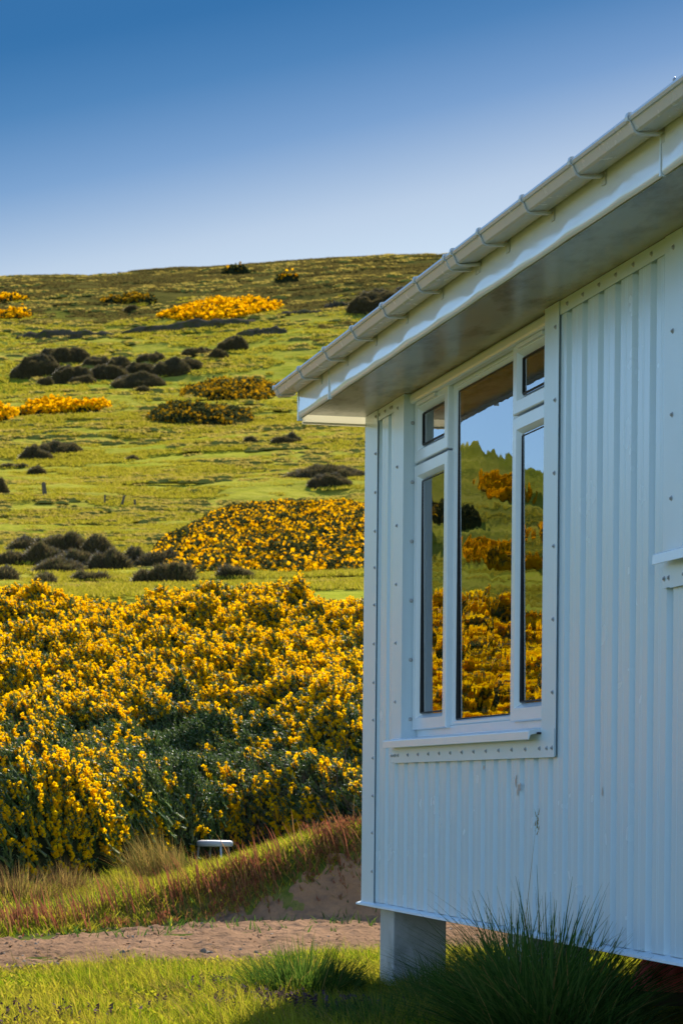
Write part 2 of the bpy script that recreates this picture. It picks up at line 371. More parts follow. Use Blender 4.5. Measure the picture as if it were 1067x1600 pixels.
# gable and rear walls
mb = MB(); RZ = ZT + .30; RIDGE = RZ + DEP/2*math.tan(RAD(15))
p = cladding_profile(.02, DEP-.02); n = len(p)
def gz(y): return RZ - .02 + min(y, DEP-y)*math.tan(RAD(15))
for X, sgn in ((-.0, -1), (LEN, 1)):
    pp = sorted(p + [(DEP/2, 0)])
    mb.add([(X + (.018 - d)*sgn*.0 + (-d if X else d)*1, y, ZB) for y, d in pp] + [(X + (-d if X else d), y, gz(y)) for y, d in pp], [(i, i+1, len(pp)+i+1, len(pp)+i) for i in range(len(pp)-1)])
mb.add([(x, DEP-y, ZB) for x, y in cladding_profile(0, LEN)] + [(x, DEP-y, RZ) for x, y in cladding_profile(0, LEN)],
       [(i, i+1, len(cladding_profile(0, LEN))+i+1, len(cladding_profile(0, LEN))+i) for i in range(len(cladding_profile(0, LEN))-1)])
mb.build('gable_wall', M['clad'], house)
mb = MB()     # plain lining inside
mb.box((.03, 2.6, ZB+.03), (LEN-.03, 2.66, ZT)); mb.box((.03, .13, ZT+.03), (LEN-.03, 2.6, ZT+.06)); mb.box((.03, .13, ZB+.03), (LEN-.03, 2.6, ZB+.08)); mb.box((.04, .13, ZB+.08), (.08, 2.6, ZT+.03)); mb.box((3.3, .13, ZB+.08), (3.36, 2.6, ZT+.03))
mb.build('room_lining', M['room'], house)
mb = MB(); mb.box((.015, .03, ZB-.02), (LEN-.015, DEP-.03, ZB-.002))
mb.build('floor_deck', M['wood'], house)
# corner flashing with its column of screws
mb = MB(); mb.prism([(-.010, ZB-.012), (-.008, ZB-.012), (-.008, ZT-.002), (-.010, ZT-.002)], -.012, .225)
mb.box((-.014, -.010, ZB-.012), (-.012, .16, ZT-.002))
for k in range(13): mb.screw(.198 + random.uniform(-.003, .003), 2.625 - k*.1765 + random.uniform(-.006, .006), -.010)
mb.build('corner_flashing', [M['flash'], M['screw']], house)
# head strips under the soffit
mb = MB()
for x0, x1, sc in ((.228, .535, (.25, .36, .46, .485)), (2.905, 3.985, tuple(2.99 + PIT*k for k in range(6)))):
    mb = MB(); mb.box((x0, -.007, 2.602), (x1, -.005, ZT-.002))
    for x in sc: mb.screw(x, 2.628, -.007)
    mb.build('head_flashing', [M['flash'], M['screw']], house)
# flashing round the window
def window_flashing(x0, x1, zs, wl, wr, zb, screws_b, right=True):
    mb = MB(); d = .06
    mb.box((x0-wl, -.011, zb), (x0, -.009, ZT-.002)); mb.box((x0-.002, -.009, zs), (x0, d+.02, ZT-.002))
    mb.box((x1, -.011, zb), (x1+wr, -.009, ZT-.002)); mb.box((x1, -.009, zs), (x1+.002, d+.02, ZT-.002))
    mb.box((x0-.105, -.0145, zb-.004), (x1+wr-.003, -.0125, zs-.001))
    for x in screws_b: mb.screw(x, zb+.03, -.0145)
    for k in range(6):
        mb.screw(x0-wl+.075, zs+.17+k*.265, -.011); mb.screw(x1+wr-.035, zs+.09+k*.265+.04, -.011)
        mb.dome((x0, .030, zs+.09+k*.265), .009, .006, 'x', 1)
    mb.screw(x0-wl+.018, zb+.03, -.011); mb.screw(x0-wl+.06, zb+.03, -.011)
    return mb.build('window_flashing', [M['flash'], M['screw']], house)
window_flashing(W1[0], W1[1], W1[2], .18, .165, 1.008, [.63] + [.677 + .1715*k for k in range(13)] + [2.82, 2.88])
window_flashing(W2[0], W2[1], W2[2], .18, .165, 1.530, [W2[0]+.02+.1715*k for k in range(8)])

# windows ------------------------------------------------------------
def ring(mb, x0, x1, z0, z1, w, y0, y1, wb=None, ch=.012, m=0):
    """mitred frame with a chamfered inner face; y0 is the outer face"""
    wb = wb or w
    def loop(i, y): return [(x0+i, y, z0+i), (x1-i, y, z0+i), (x1-i, y, z1-i), (x0+i, y, z1-i)]
    a = .004
    loops = [loop(0, y1), loop(0, y0+a), loop(a, y0), loop(w-ch, y0), loop(w, y0+ch*1.4), loop(w, y1)]
    vs = sum(loops, []); fs = []
    for k in range(6):
        n = (k+1) % 6
        for j in range(4):
            i = (j+1) % 4; fs.append((4*k+j, 4*k+i, 4*n+i, 4*n+j))
    mb.add(vs, fs, m)
def make_window(x0, x1, zs, zt, splits, sashes, name='window'):
    w = empty(name, (0, 0, 0)); w.parent = house
    fy = .060
    mb = MB(); ring(mb, x0+.003, x1-.003, zs+.006, zt, .052, fy, fy+.07)
    for s in splits: mb.box((s-.03, fy+.003, zs+.05), (s+.03, fy+.068, zt-.045))
    mb.build('frame', M['pvc'], w)
    panes = []
    for kind, a, b, c, d in sashes:
        if kind == 'fixed':
            mb = MB(); ring(mb, a, b, c, d, .022, fy-.001, fy+.03, ch=.008); g = MB()
            ring(g, a+.021, b-.021, c+.021, d-.021, .006, fy+.004, fy+.02, ch=.001); g.build('gasket', M['rubber'], w)
            mb.build('glazing_bead', M['pvc'], w); panes.append((a+.022, b-.022, c+.022, d-.022, fy+.012))
        else:
            mb = MB(); ring(mb, a, b, c, d, .074, fy-.022, fy+.03, ch=.024)
            mb.build(kind, M['pvc'], w); g = MB(); ring(g, a+.073, b-.073, c+.073, d-.073, .006, fy-.008, fy+.02, ch=.001); g.build('gasket', M['rubber'], w)
            panes.append((a+.074, b-.074, c+.074, d-.074, fy-.001))
    for a, b, c, d, y in panes:
        mb = MB(); mb.box((a-.004, y, c-.004), (b+.004, y+.004, d+.004)); 
        po = mb.build('pane', M['glass'], w); zm = (c+d)/2
        for vtx in po.data.vertices: vtx.co.y += (vtx.co.z-zm)*-.0065 + (vtx.co.x-(a+b)/2)*.002
    # outer sill with open end
    s = MB(); s.prism([(fy, zs+.012), (fy, zs-.003), (-.050, zs-.022), (-.056, zs-.040), (-.060, zs-.040), (-.058, zs-.008), (-.052, zs-.004)], x0-.145, x1-.005)
    s.box((x1-.005, -.028, zs-.020), (x1+.012, -.008, zs-.012), 1)
    s.build('window_sill', [M['pvc'], M['rubber']], w, bevel=.002)
    return w
zt = 2.652
w1 = make_window(W1[0], W1[1], W1[2], 2.640, (1.278, 2.172),
    [('fanlight', .715, 1.258, 2.342, 2.632), ('casement', .715, 1.262, 1.150, 2.331), ('fixed', 1.306, 2.146, 1.160, 2.596),
     ('fanlight', 2.190, 2.735, 2.342, 2.632), ('casement', 2.190, 2.735, 1.150, 2.331)])
mb = MB(); mb.box((W1[0]+.005, .012, 2.606), (W1[1]-.005, .058, 2.653))
mb.build('head_trim', M['pvc'], w1, bevel=.012)
for a, b in ((.80, 1.10), (2.28, 2.60)):
    mb = MB(); mb.box((a, .022, 2.588), (b, .0595, 2.604)); mb.build('vent', M['pvc'], w1, bevel=.003)
mb = MB()     # curtain drawn to the side of the middle light, one folded sheet
for a, b, dep in ((1.15, 1.42, .30), (2.70, 3.0, .30)):
    n = 40; top = []
    for i in range(n+1):
        x = a + (b-a)*i/n; top.append((x, dep + .02*math.sin(i*1.3) + .008*math.sin(i*3.1)))
    mb = MB(); mb.add([(x, y, 1.0) for x, y in top] + [(x, y, 2.62) for x, y in top], [(i, i+1, n+2+i, n+1+i) for i in range(n)])
    mb.build('curtain', M['curtain'], w1)
make_window(W2[0], W2[1], W2[2], 2.640, (W2[0]+.6,), [('casement', W2[0]+.005, W2[0]+.58, W2[2]+.04, 2.632), ('fixed', W2[0]+.62, W2[1]-.04, W2[2]+.045, 2.596)])

# drip trim along the foot of the cladding
mb = MB(); mb.prism([(.020, ZB+.004), (-.030, ZB-.012), (-.032, ZB-.020), (-.026, ZB-.022), (-.024, ZB-.016), (.020, ZB-.001)], -.03, LEN)
mb.build('base_trim', M['flash'], house)
# eaves: soffit boards, fascia, boxed end
mb = MB()
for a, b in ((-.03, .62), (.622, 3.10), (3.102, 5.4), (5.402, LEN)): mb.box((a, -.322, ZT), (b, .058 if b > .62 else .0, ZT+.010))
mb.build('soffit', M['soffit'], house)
def fascia(x0, x1, y0, dz=0):
    xs = np.linspace(x0, x1, max(2, int((x1-x0)/.02))); zs = np.array([0, .004, .012, .03, .05, .07, .09, .11, .13, .15]); vs = []
    prof_y = np.array([.010, .003, 0, 0, 0, 0, 0, 0, 0, 0])
    X, Z = np.meshgrid(xs, zs, indexing='ij'); ph = (X-.45)/.5*2*np.pi
    Y = y0 + prof_y[None] - .0018*np.cos(ph + .6*np.sin(ph))*np.exp(-((Z-.04)/.05)**2) + .0010*np.sin(ph*.5+1)*np.exp(-((Z-.03)/.06)**2)
    V = np.stack([X, Y, Z+2.638+dz], -1).reshape(-1, 3); n, m = len(xs), len(zs)
    back = np.array([(x0, y0+.018, 2.638+dz), (x1, y0+.018, 2.638+dz), (x1, y0+.018, 2.79), (x0, y0+.018, 2.79)])
    Fq = grid_faces(n, m)[:, ::-1]
    extra = np.array([[0, 1, n*m, n*m]])
    return (V, Fq, 0), (back, np.array([[0, 1, 2, 3]]), 0)
c = list(fascia(-.027, .60, -.330)) + list(fascia(.602, 4.80, -.330))
c += list(fascia(4.803, LEN+.03, -.334, -.004))
np_mesh('fascia', c, [M['fascia']], house, smooth=True)
mb = MB()
for x in (.595, 4.79):
    mb = MB(); mb.box((x, -.336 if x > 1 else -.333, 2.632), (x+.010, -.318, 2.788)); mb.build('fascia_joint', M['pvc'], house)
mb = MB()
mb.box((-.045, -.334, 2.626), (-.026, -.312, 2.775)); 
for z in (2.66, 2.72): mb.dome((-.012, -.330, z), .005, .003, 'y', 1)
mb.build('corner_trim', [M['pvc'], M['screw']], house)
mb = MB(); mb.box((-.045, -.310, 2.612), (-.030, .45, 2.76)); mb.box((-.030, -.310, 2.612), (-.012, .45, 2.6195)); mb.build('eaves_end', M['thinpvc'], house)
# gutter: square section with rolled rim
GP = [(-.338, 2.795), (-.338, 2.762), (-.344, 2.757), (-.412, 2.746), (-.420, 2.750), (-.432, 2.775), (-.438, 2.776), (-.442, 2.784), (-.439, 2.793), (-.432, 2.795), (-.428, 2.790), (-.428, 2.780), (-.416, 2.756), (-.410, 2.751), (-.348, 2.762), (-.343, 2.766), (-.343, 2.795)]
gut = MB(); gut.prism(GP, -.085, LEN+.08); gut = gut.build('gutter', M['gutter'], house)
def strap(x, w, e=.004):
    mb = MB()
    P = [(-.334, 2.752), (-.340, 2.744), (-.348, 2.742), (-.414, 2.7385), (-.425, 2.745), (-.4365, 2.772), (-.445, 2.776), (-.447, 2.786), (-.443, 2.799), (-.432, 2.801)]
    Q = [(-.334, 2.759), (-.3395, 2.752), (-.348, 2.750), (-.412, 2.7445), (-.4215, 2.7495), (-.4335, 2.7735), (-.441, 2.778), (-.4435, 2.785), (-.440, 2.7955), (-.432, 2.797)]
    mb.prism(P + Q[::-1][:-1], x-w/2, x+w/2); return mb
BR = [.45, .96, 1.47, 1.975, 2.485, 3.32, 3.81, 4.305, 4.815, 5.36, 5.8, 6.3, 6.8, 7.3]
for x in BR:
    mb = strap(x, .020); mb.box((x-.016, -.3345, 2.722), (x+.016, -.3315, 2.765)); mb.build('bracket', M['gutter'], gut)
mb = strap(2.895, .018); mb.prism([(-.340, 2.755), (-.350, 2.7525), (-.4135, 2.742), (-.4225, 2.748), (-.4345, 2.7745), (-.4325, 2.7755), (-.4195, 2.7495), (-.350, 2.7565)], 2.905, 2.985)
mb2 = strap(2.99, .018); mb.add(mb2.v, mb2.f); mb.box((2.93, -.3345, 2.722), (2.99, -.3315, 2.765)); mb.build('joint_clip', M['gutter'], gut)
mb = MB(); mb.prism([(-.334, 2.798), (-.334, 2.757), (-.345, 2.7515), (-.413, 2.741), (-.423, 2.747), (-.4355, 2.773), (-.444, 2.778), (-.444, 2.797)], -.100, -.0855)
mb.prism([(-.345, 2.752), (-.413, 2.7412), (-.4228, 2.7472), (-.4355, 2.7735), (-.4335, 2.7747), (-.4205, 2.7492), (-.412, 2.7452), (-.345, 2.7565)], -.0855, -.05); mb.build('end_cap', M['gutter'], gut)
# roof sheets, low pitch
n = 260; xs = np.linspace(-.12, LEN+.12, n); cor = .012*np.cos(xs/.076*2*np.pi*.5); sl = math.tan(RAD(15))
rows = [(-.37, 2.795), (DEP/2, 2.795 + (DEP/2+.37)*sl), (DEP+.37, 2.795)]
V = np.concatenate([np.stack([xs, np.full(n, y), z + cor], -1) for y, z in rows])
roof = np_mesh('roof', [(V, grid_faces(3, n), 0)], [M['roof']], house, smooth=True); sd = roof.modifiers.new('thick', 'SOLIDIFY'); sd.thickness = .004
mb = MB(); yy0 = -.33
for X in (-.065, LEN+.045):
    y1, z1 = DEP/2, 2.77 + (DEP/2-yy0)*sl
    for s in (0, 1):
        f = (lambda y: y) if not s else (lambda y: DEP-y)
        vs = [(X, f(yy0), 2.70), (X, f(y1), z1-.16), (X, f(y1), z1), (X, f(yy0), 2.77)]; vs += [(x+.02, y, z) for x, y, z in vs]
        mb.add(vs, [(0,1,2,3), (7,6,5,4), (0,4,5,1), (1,5,6,2), (2,6,7,3), (3,7,4,0)])
    mb.build('barge_board', M['pvc'], house); mb = MB()
# piers
for X in (.236, 2.24, 4.24, 6.24):
    for Y in (.02, 2.4, 4.75):
        mb = MB(); mb.box((X, Y, -.35), (X+.25, Y+.25, ZB-.02-(.0 if Y < 9 else 0))); mb.build('pier', M['concrete'], house, bevel=.006)
hm = house.matrix_basis.copy()
def hw(X, Y, z=0):
    ang = math.atan2(-WC, WS); ca, sa = math.cos(ang), math.sin(ang); return cx + ca*X - sa*Y, cy + sa*X + ca*Y, z

# ------------------------------------------------------------------ big flowering thicket
def th_front(x): return np.interp(x, [-26, -6, -3, -2.3, -1.75, -1.30, -.9, -.2, .4, 2, 9], [18.4, 17.2, 16.9, 16.9, 17.7, 19.1, 20.4, 20.2, 19.6, 20, 21]) + .35*fbm(np.asarray(x)*1.6, np.asarray(x)*0, 51)
def th_back(x): return 30.0 + .5*fbm(np.asarray(x)*.9, np.asarray(x)*0, 52)
def th_top(x, y):
    f = np.clip((y-th_front(x))/.9, 0, 1); b = np.clip((th_back(x)-y)/.5, 0, 1)
    e = np.sqrt(np.clip(1-(1-f)**2, 0, 1))*np.sqrt(np.clip(1-(1-b)**2, 0, 1))
    lump = .24*fbm(x*.9, y*.8, 53) + .30*np.abs(fbm(x*1.9, y*1.4, 54)) + .17*fbm(x*4.2, y*3.4, 55, 2)
    return H(x, y) + e*(.66 + lump)
def flower_prob(x, y):
    px = CX + F_PX*x/y; z = th_top(x, y); py = HY - F_PX*(z-EYE)/y
    pr = np.interp(py, [880, 960, 1040, 1120, 1200, 1290, 1400], [.99, .88, .68, .53, .48, .45, .5])
    g = np.exp(-((px-285)/115)**2 - ((py-1175)/95)**2); g2 = np.exp(-((px-430)/70)**2 - ((py-1255)/45)**2); g3 = np.exp(-((px-110)/110)**2 - ((py-1150)/55)**2)
    lf = np.exp(-((px-90)/130)**2 - ((py-1330)/60)**2)
    pr = pr - .46*g - .20*g2 - .20*g3 + .45*lf + .40*fbm(x*2.2, y*1.6, 56)
    rb = np.exp(-((px-540)/70)**2 - ((py-1270)/60)**2); pr = pr - .12*rb
    return np.where(px < -150, .85 + .4*fbm(x*1.2, y*1.2, 57), pr)
# templates in metres: a curved spiny shoot, and a spike of rounded florets
OCT = np.array([(1, .5, 0), (-.5, 1, .1), (-1, -.5, 0), (.5, -1, .1), (1, 0, .5), (-.5, .1, 1), (-1, 0, -.5), (.5, -.1, -1), (0, 1, -.5), (.1, .5, 1), (0, -1, .5), (-.1, -.5, -1)], float)
OCF = np.array([[0, 1, 2, 3], [4, 5, 6, 7], [8, 9, 10, 11]])
def shoot(seed, L=.2, r0=.013, nsp=12):
    r = np.random.default_rng(seed); V = []; Fc = []; b = r.uniform(.02, .06); c = lambda t: np.array([b*t*t, 0, L*t*(1-.12*t)])
    for k in range(4):
        t = k/3; rad = r0*(1-.8*t)
        for q in range(3): a = 2.094*q+k*.3; V.append(c(t) + np.array([rad*math.cos(a), rad*math.sin(a), 0]))
    for k in range(3):
        for q in range(3):
            u = (q+1) % 3; Fc += [[3*k+q, 3*k+u, 3*k+3+u], [3*k+q, 3*k+3+u, 3*k+3+q]]
    for k in range(nsp):
        t = .12+.85*(k+.5)/nsp; a = k*2.4; l = .036*(1.1-.5*t); d = np.array([math.cos(a), math.sin(a), .8]); sd = np.array([-math.sin(a), math.cos(a), 0])*.0075
        o = len(V); V += [c(t)-sd, c(t)+sd, c(t)+d*l]; Fc.append([o, o+1, o+2])
    return np.array(V), np.array(Fc)
def spike(seed, n=8, l0=.02, l1=.14, rad=.0175):
    r = np.random.default_rng(seed); V = []; Fc = []
    for k in range(n):
        t = (k+.5)/n; a = k*2.4; rr = .012*(1.1-.6*t); q, _ = np.linalg.qr(r.normal(size=(3, 3)))
        c = np.array([rr*math.cos(a) + .03*t*t, rr*math.sin(a), l0+(l1-l0)*t]); o = len(V); sc = rad*r.uniform(.8, 1.25)*(1.1-.35*t)
        V += list(c + (OCT*np.array([1.25, .8, 1.0])*r.uniform(.85, 1.15, (12, 1)))@q.T*sc); Fc += (OCF+o).tolist()
    return np.array(V), np.array(Fc)
SH_HI = [shoot(k) for k in (1, 2, 3)]; SH_LO = [shoot(4, .2, .02, 5)]
SK_HI = [spike(1, 9, .02, .15, .0148), spike(2, 7, .02, .11, .0148), spike(3, 5, .03, .09, .0148), spike(4, 3, .04, .075, .0165)]; SK_LO = [spike(5, 4, .02, .13, .028), spike(6, 3, .02, .10, .028)]
def gorse_field(x0, x1, dens, hi, sc):
    n = int((x1-x0)*14.6*dens*2.4); x = rng.uniform(x0, x1, n); y = rng.uniform(16.2, 30.8, n)
    k = (y > th_front(x)) & (y < th_back(x)); x, y = x[k], y[k]
    e = .05; z = th_top(x, y); nx = (th_top(x+e, y)-th_top(x-e, y))/(2*e); ny = (th_top(x, y+e)-th_top(x, y-e))/(2*e)
    k = rng.uniform(size=len(x)) < np.minimum(1, np.sqrt(1+nx*nx+ny*ny)/2.4); x, y, z, nx, ny = x[k], y[k], z[k], nx[k], ny[k]; n = len(x)
    d = np.stack([-nx, -ny, np.ones_like(nx)], -1); d /= np.linalg.norm(d, axis=1)[:, None]
    fp = np.clip(flower_prob(x, y), .03, .98); clus = vnoise(x*8, y*6, 58)*.6 + vnoise(x*2.6, y*2.0, 60)*.4
    lx = -.50 + .5*fbm(x*.8, y*.8, 62)
    d = .55*d + np.array([0, -.1, .6]) + rng.normal(0, .26, d.shape); d[:, 0] += lx
    L = rng.uniform(.75, 1.25, n)*sc; dn = d/np.linalg.norm(d, axis=1)[:, None]
    pos = np.stack([x, y, z], -1) - dn*(.14*L)[:, None] - np.abs(rng.normal(0, .03, n))[:, None]*np.array([0, 0, 1.])
    fl = (rng.uniform(size=n)*.45 + clus*.55) < (.5 + (fp-.5)*.62)
    ch = []; SHT = SH_HI if hi else SH_LO; SK = SK_HI if hi else SK_LO
    pick = rng.integers(0, len(SHT), n)
    for i, (fv, ff) in enumerate(SHT):
        m = pick == i; ch.append(stamp(fv, ff, pos[m], frames(d[m], L[m])) + (1,))
    pick = rng.integers(0, len(SK), n)
    for i, (fv, ff) in enumerate(SK):
        m = fl & (pick == i); ch.append(stamp(fv, ff, pos[m] + dn[m]*(.055*L[m])[:, None], frames(d[m], L[m])) + (0,))
    return ch
ch = gorse_field(-4.5, .9, 520, True, 1.0)
ch += gorse_field(-14, -4.5, 110, False, 1.5) + gorse_field(-26, -14, 50, False, 2.0) + gorse_field(.9, 9, 50, False, 1.8)
# inner mass
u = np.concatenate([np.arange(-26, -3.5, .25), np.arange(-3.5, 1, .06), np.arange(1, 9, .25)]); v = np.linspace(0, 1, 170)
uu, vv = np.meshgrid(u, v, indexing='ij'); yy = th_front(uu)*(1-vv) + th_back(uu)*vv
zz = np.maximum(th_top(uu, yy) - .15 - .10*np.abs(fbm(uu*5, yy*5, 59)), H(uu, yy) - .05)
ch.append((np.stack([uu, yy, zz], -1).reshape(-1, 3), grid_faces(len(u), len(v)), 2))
# woody twigs showing at the front and in the gaps on the right
n = 900; x = np.concatenate([rng.uniform(-.9, .5, n//2), rng.uniform(-2.9, .6, n//2)]); y = th_front(x) + np.concatenate([rng.uniform(-.05, .7, n//2), rng.uniform(0, 7, n//2)])
pz = np.where(rng.uniform(size=n) < .45, H(x, y), th_top(x, y)-.22)
ch.append(blades(np.stack([x, y, pz], -1), rng.uniform(.2, .55, n), rng.uniform(.1, .9, n), rng.uniform(0, 6.28, n), rng.normal(0, .3, n), rng.uniform(.006, .013, n), 3) + (3,))
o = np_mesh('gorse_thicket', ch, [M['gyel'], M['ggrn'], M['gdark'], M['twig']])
tag(o, 'dense thicket of yellow flowering gorse behind the grassy bank', 'gorse', kind='stuff')

# ------------------------------------------------------------------ shrubs and gorse patches on the hill
def shrub(name, ctr, rx, ry, h, leafsz, nleaf, mats, frac, inner, twig=False, sq=.6):
    """lumpy low mound on the slope; mats[0]/mats[1] leaf materials, frac of mats[0]"""
    sd = int(abs(ctr[0]*131 + ctr[1]*17)) % 1000
    x0, y0 = ctr
    def top(x, y):
        u, w = (x-x0)/rx, (y-y0)/ry; an = np.arctan2(w, u); ro = 1 + .22*fbm(np.cos(an)*1.3+sd, np.sin(an)*1.3, sd, 3)
        q = np.clip(1-(u*u+w*w)/ro**2, 0, 1); ls = min(1.6, max(.45, min(rx, ry)*.5))
        return H(x, y) + h*q**sq*(.80 + .55*fbm(x/ls, y/ls, sd+1, 3)), q
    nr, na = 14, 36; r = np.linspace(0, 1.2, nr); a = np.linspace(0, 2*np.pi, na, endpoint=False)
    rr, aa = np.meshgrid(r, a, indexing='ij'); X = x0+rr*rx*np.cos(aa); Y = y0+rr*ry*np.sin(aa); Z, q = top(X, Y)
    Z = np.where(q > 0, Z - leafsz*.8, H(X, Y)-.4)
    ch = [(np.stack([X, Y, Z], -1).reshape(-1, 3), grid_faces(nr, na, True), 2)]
    n = int(nleaf*1.6); x = x0 + rng.uniform(-1.2, 1.2, n)*rx; y = y0 + rng.uniform(-1.2, 1.2, n)*ry; z, q = top(x, y)
    k = q > .01; x, y, z = x[k], y[k], z[k]; n = len(x)
    z = z + rng.normal(-.25, .55, n)*leafsz
    if twig:      # upright woody sprigs
        a = np.arctan2((y-y0)/ry, (x-x0)/rx) + rng.normal(0, .6, n); rad = np.hypot((x-x0)/rx, (y-y0)/ry)
        ch.append(blades(np.stack([x, y, z-leafsz*.8], -1), rng.uniform(1.4, 3.6, n)*leafsz, rad*rng.uniform(.2, 1.0, n), a, rng.uniform(-.1, .3, n), rng.uniform(.35, .7, n)*leafsz, 2) + (0,))
        return np_mesh(name, ch, list(mats) + [inner])
    tv = np.array([(-.5, -.35, 0), (.35, -.5, .15), (.55, .3, 0), (-.3, .5, .2), (-.2, 0, .55), (.25, .1, -.4)])
    tf = np.array([[0, 1, 4], [1, 2, 4], [2, 3, 4], [3, 0, 4], [0, 2, 5]])
    B = frames(rng.normal(size=(n, 3)) + np.array([0, 0, .8]), leafsz*rng.uniform(.6, 1.4, n))
    m = (rng.uniform(size=n)*.5 + vnoise(x/max(.3, leafsz*3), y/max(.3, leafsz*3), sd+3)*.5) < frac
    for mm, idx in ((m, 0), (~m, 1)):
        if mm.any(): ch.append(stamp(tv, tf, np.stack([x, y, z], -1)[mm], B[mm]) + (idx,))
    return np_mesh(name, ch, list(mats) + [inner])
def from_px(x0, x1, yt, yb):
    """world centre, half sizes and height of a mound seen in the pixel box"""
    c = hit((x0+x1)/2, yb); Y0 = c[1]; w = (x1-x0)/F_PX*Y0
    # total pixel height = (mound height + slope of the depth run)
    hh = (yb-yt)/F_PX*Y0
    return c, w, hh
def dark_bush(box, label, grp):
    x0, x1, yt, yb = box; (gx, gy), w, hh = from_px(*box); ry = max(.3, w*.42)
    slope = float(H(gx, gy+2*ry) - H(gx, gy)) ; h = max(hh*.72, hh - slope*.5)
    o = shrub('heath_bush', (gx, gy+ry), w*.62, ry*1.15, h*1.38, max(.065, .00042*gy), int(1700 + 60*w*hh*80), (M['bush'], M['bush']), .5, M['bushin'], twig=True, sq=.5)
    return tag(o, label, 'bush', grp)
B1 = 'dark bushes in the cluster just above the flowering thicket'
dark_bush((17, 55, 842, 866), 'dark round bush at the upper left end of the lower bush cluster', B1)
dark_bush((53, 129, 841, 873), 'widest dark bush along the top of the lower bush cluster', B1)
dark_bush((129, 172, 850, 874), 'dark bush right of the widest one atop the lower bush cluster', B1)
dark_bush((-6, 36, 869, 886), 'low dark bush cut by the picture edge in the lower cluster', B1)
dark_bush((37, 90, 858, 886), 'dark bush in the left centre of the lower bush cluster', B1)
dark_bush((90, 141, 869, 894), 'dark bush in the very middle of the lower bush cluster', B1)
dark_bush((51, 120, 878, 901), 'broad dark bush low at the front of the lower bush cluster', B1)
dark_bush((141, 197, 866, 898), 'tall dark bush right of centre in the lower bush cluster', B1)
dark_bush((197, 224, 862, 890), 'narrow upright dark bush at the right part of the lower cluster', B1)
dark_bush((219, 276, 868, 891), 'dark bush at the right end of the lower cluster near the gorse mound', B1)
dark_bush((-10, 20, 893, 916), 'dark bush at the left picture edge just above the yellow thicket', B1)
dark_bush((115, 162, 896, 914), 'dark bush peeping over the thicket below the middle of the cluster', B1)
dark_bush((236, 300, 887, 915), 'broad dark bush peeping over the thicket at the right of the cluster', B1)
dark_bush((211, 238, 899, 915), 'small dark bush just left of the broad one above the thicket', B1)
dark_bush((56, 80, 905, 919), 'smallest dark bush peeping over the thicket on the left', B1)
dark_bush((345, 388, 890, 910), 'lone dark bush between the gorse mound and the yellow thicket', B1)
B2 = 'dark bushes in the band across the middle of the hill'
dark_bush((20, 89, 562, 591), 'largest dark bush at the left end of the mid hill band', B2)
dark_bush((56, 128, 548, 571), 'dark bush topmost at the left end of the mid hill band', B2)
dark_bush((86, 138, 575, 598), 'dark bush below right of the largest one in the mid hill band', B2)
dark_bush((112, 144, 590, 601), 'small dark bush at the lower right tip of the left bush group', B2)
dark_bush((60, 80, 593, 604), 'small dark bush hanging below the largest bush of the left group', B2)
dark_bush((134, 168, 561, 576), 'upper left dark bush of the central group on the mid hill', B2)
dark_bush((168, 203, 564, 581), 'upper right dark bush of the four in the central hill group', B2)
dark_bush((142, 194, 573, 594), 'lowest broad dark bush of the four in the central hill group', B2)
dark_bush((200, 237, 569, 588), 'dark bush between the central and the right hand hill groups', B2)
dark_bush((219, 254, 555, 568), 'topmost dark bush of the right hand group on the mid hill', B2)
dark_bush((240, 290, 566, 589), 'biggest dark bush of the right hand group on the mid hill', B2)
dark_bush((270, 308, 563, 580), 'rightmost dark bush of the right hand group on the mid hill', B2)
dark_bush((182, 245, 589, 607), 'wide flat dark bush lying below the central hill group', B2)
dark_bush((214, 230, 606, 615), 'tiny dark bush under the wide flat one on the hill', B2)
B3 = 'small dark bushes scattered over the hill'
dark_bush((290, 320, 546, 558), 'small dark bush up the slope right of the mid hill band', B3)
dark_bush((329, 352, 549, 562), 'small dark bush beside the slanting pair below the rocks', B3)
dark_bush((344, 381, 531, 550), 'slanting dark bush between the rock ledge and the mid hill', B3)
dark_bush((461, 556, 732, 750), 'wide dark bush by the chalet corner above the gorse mound', B3)
dark_bush((490, 545, 745, 765), 'dark bush in front of the wide one above the gorse mound', B3)
dark_bush((429, 467, 682, 697), 'small dark bush alone on the slope left of the chalet eaves', B3)
dark_bush((58, 123, 693, 712), 'longer dark bush of the left pair above the fence post', B3)
dark_bush((34, 76, 702, 721), 'shorter dark bush of the left pair above the fence post', B3)
dark_bush((45, 68, 728, 746), 'ragged dark bush between the left pair and the fence post', B3)
dark_bush((-6, 10, 757, 776), 'dark bush cut by the left picture edge level with the fence post', B3)
dark_bush((555, 700, 452, 492), 'dark heath bush high on the hill beside the chalet gutter', B3)
for i, b in enumerate(((384, 398, 686, 694), (5, 20, 726, 734), (22, 40, 727, 734), (198, 212, 480, 488), (318, 330, 548, 555), (200, 214, 716, 722))):
    dark_bush(b, ('dark speck of a bush left of the lone slope bush', 'first tiny bush left of the pair above the fence post', 'second tiny bush beside the pair above the fence post',
                  'tiny dark bush under the dull gorse patch near the skyline', 'tiny dark bush right of the mid hill bush groups', 'tiny dark bush in open grass above the smaller fence posts')[i], B3)

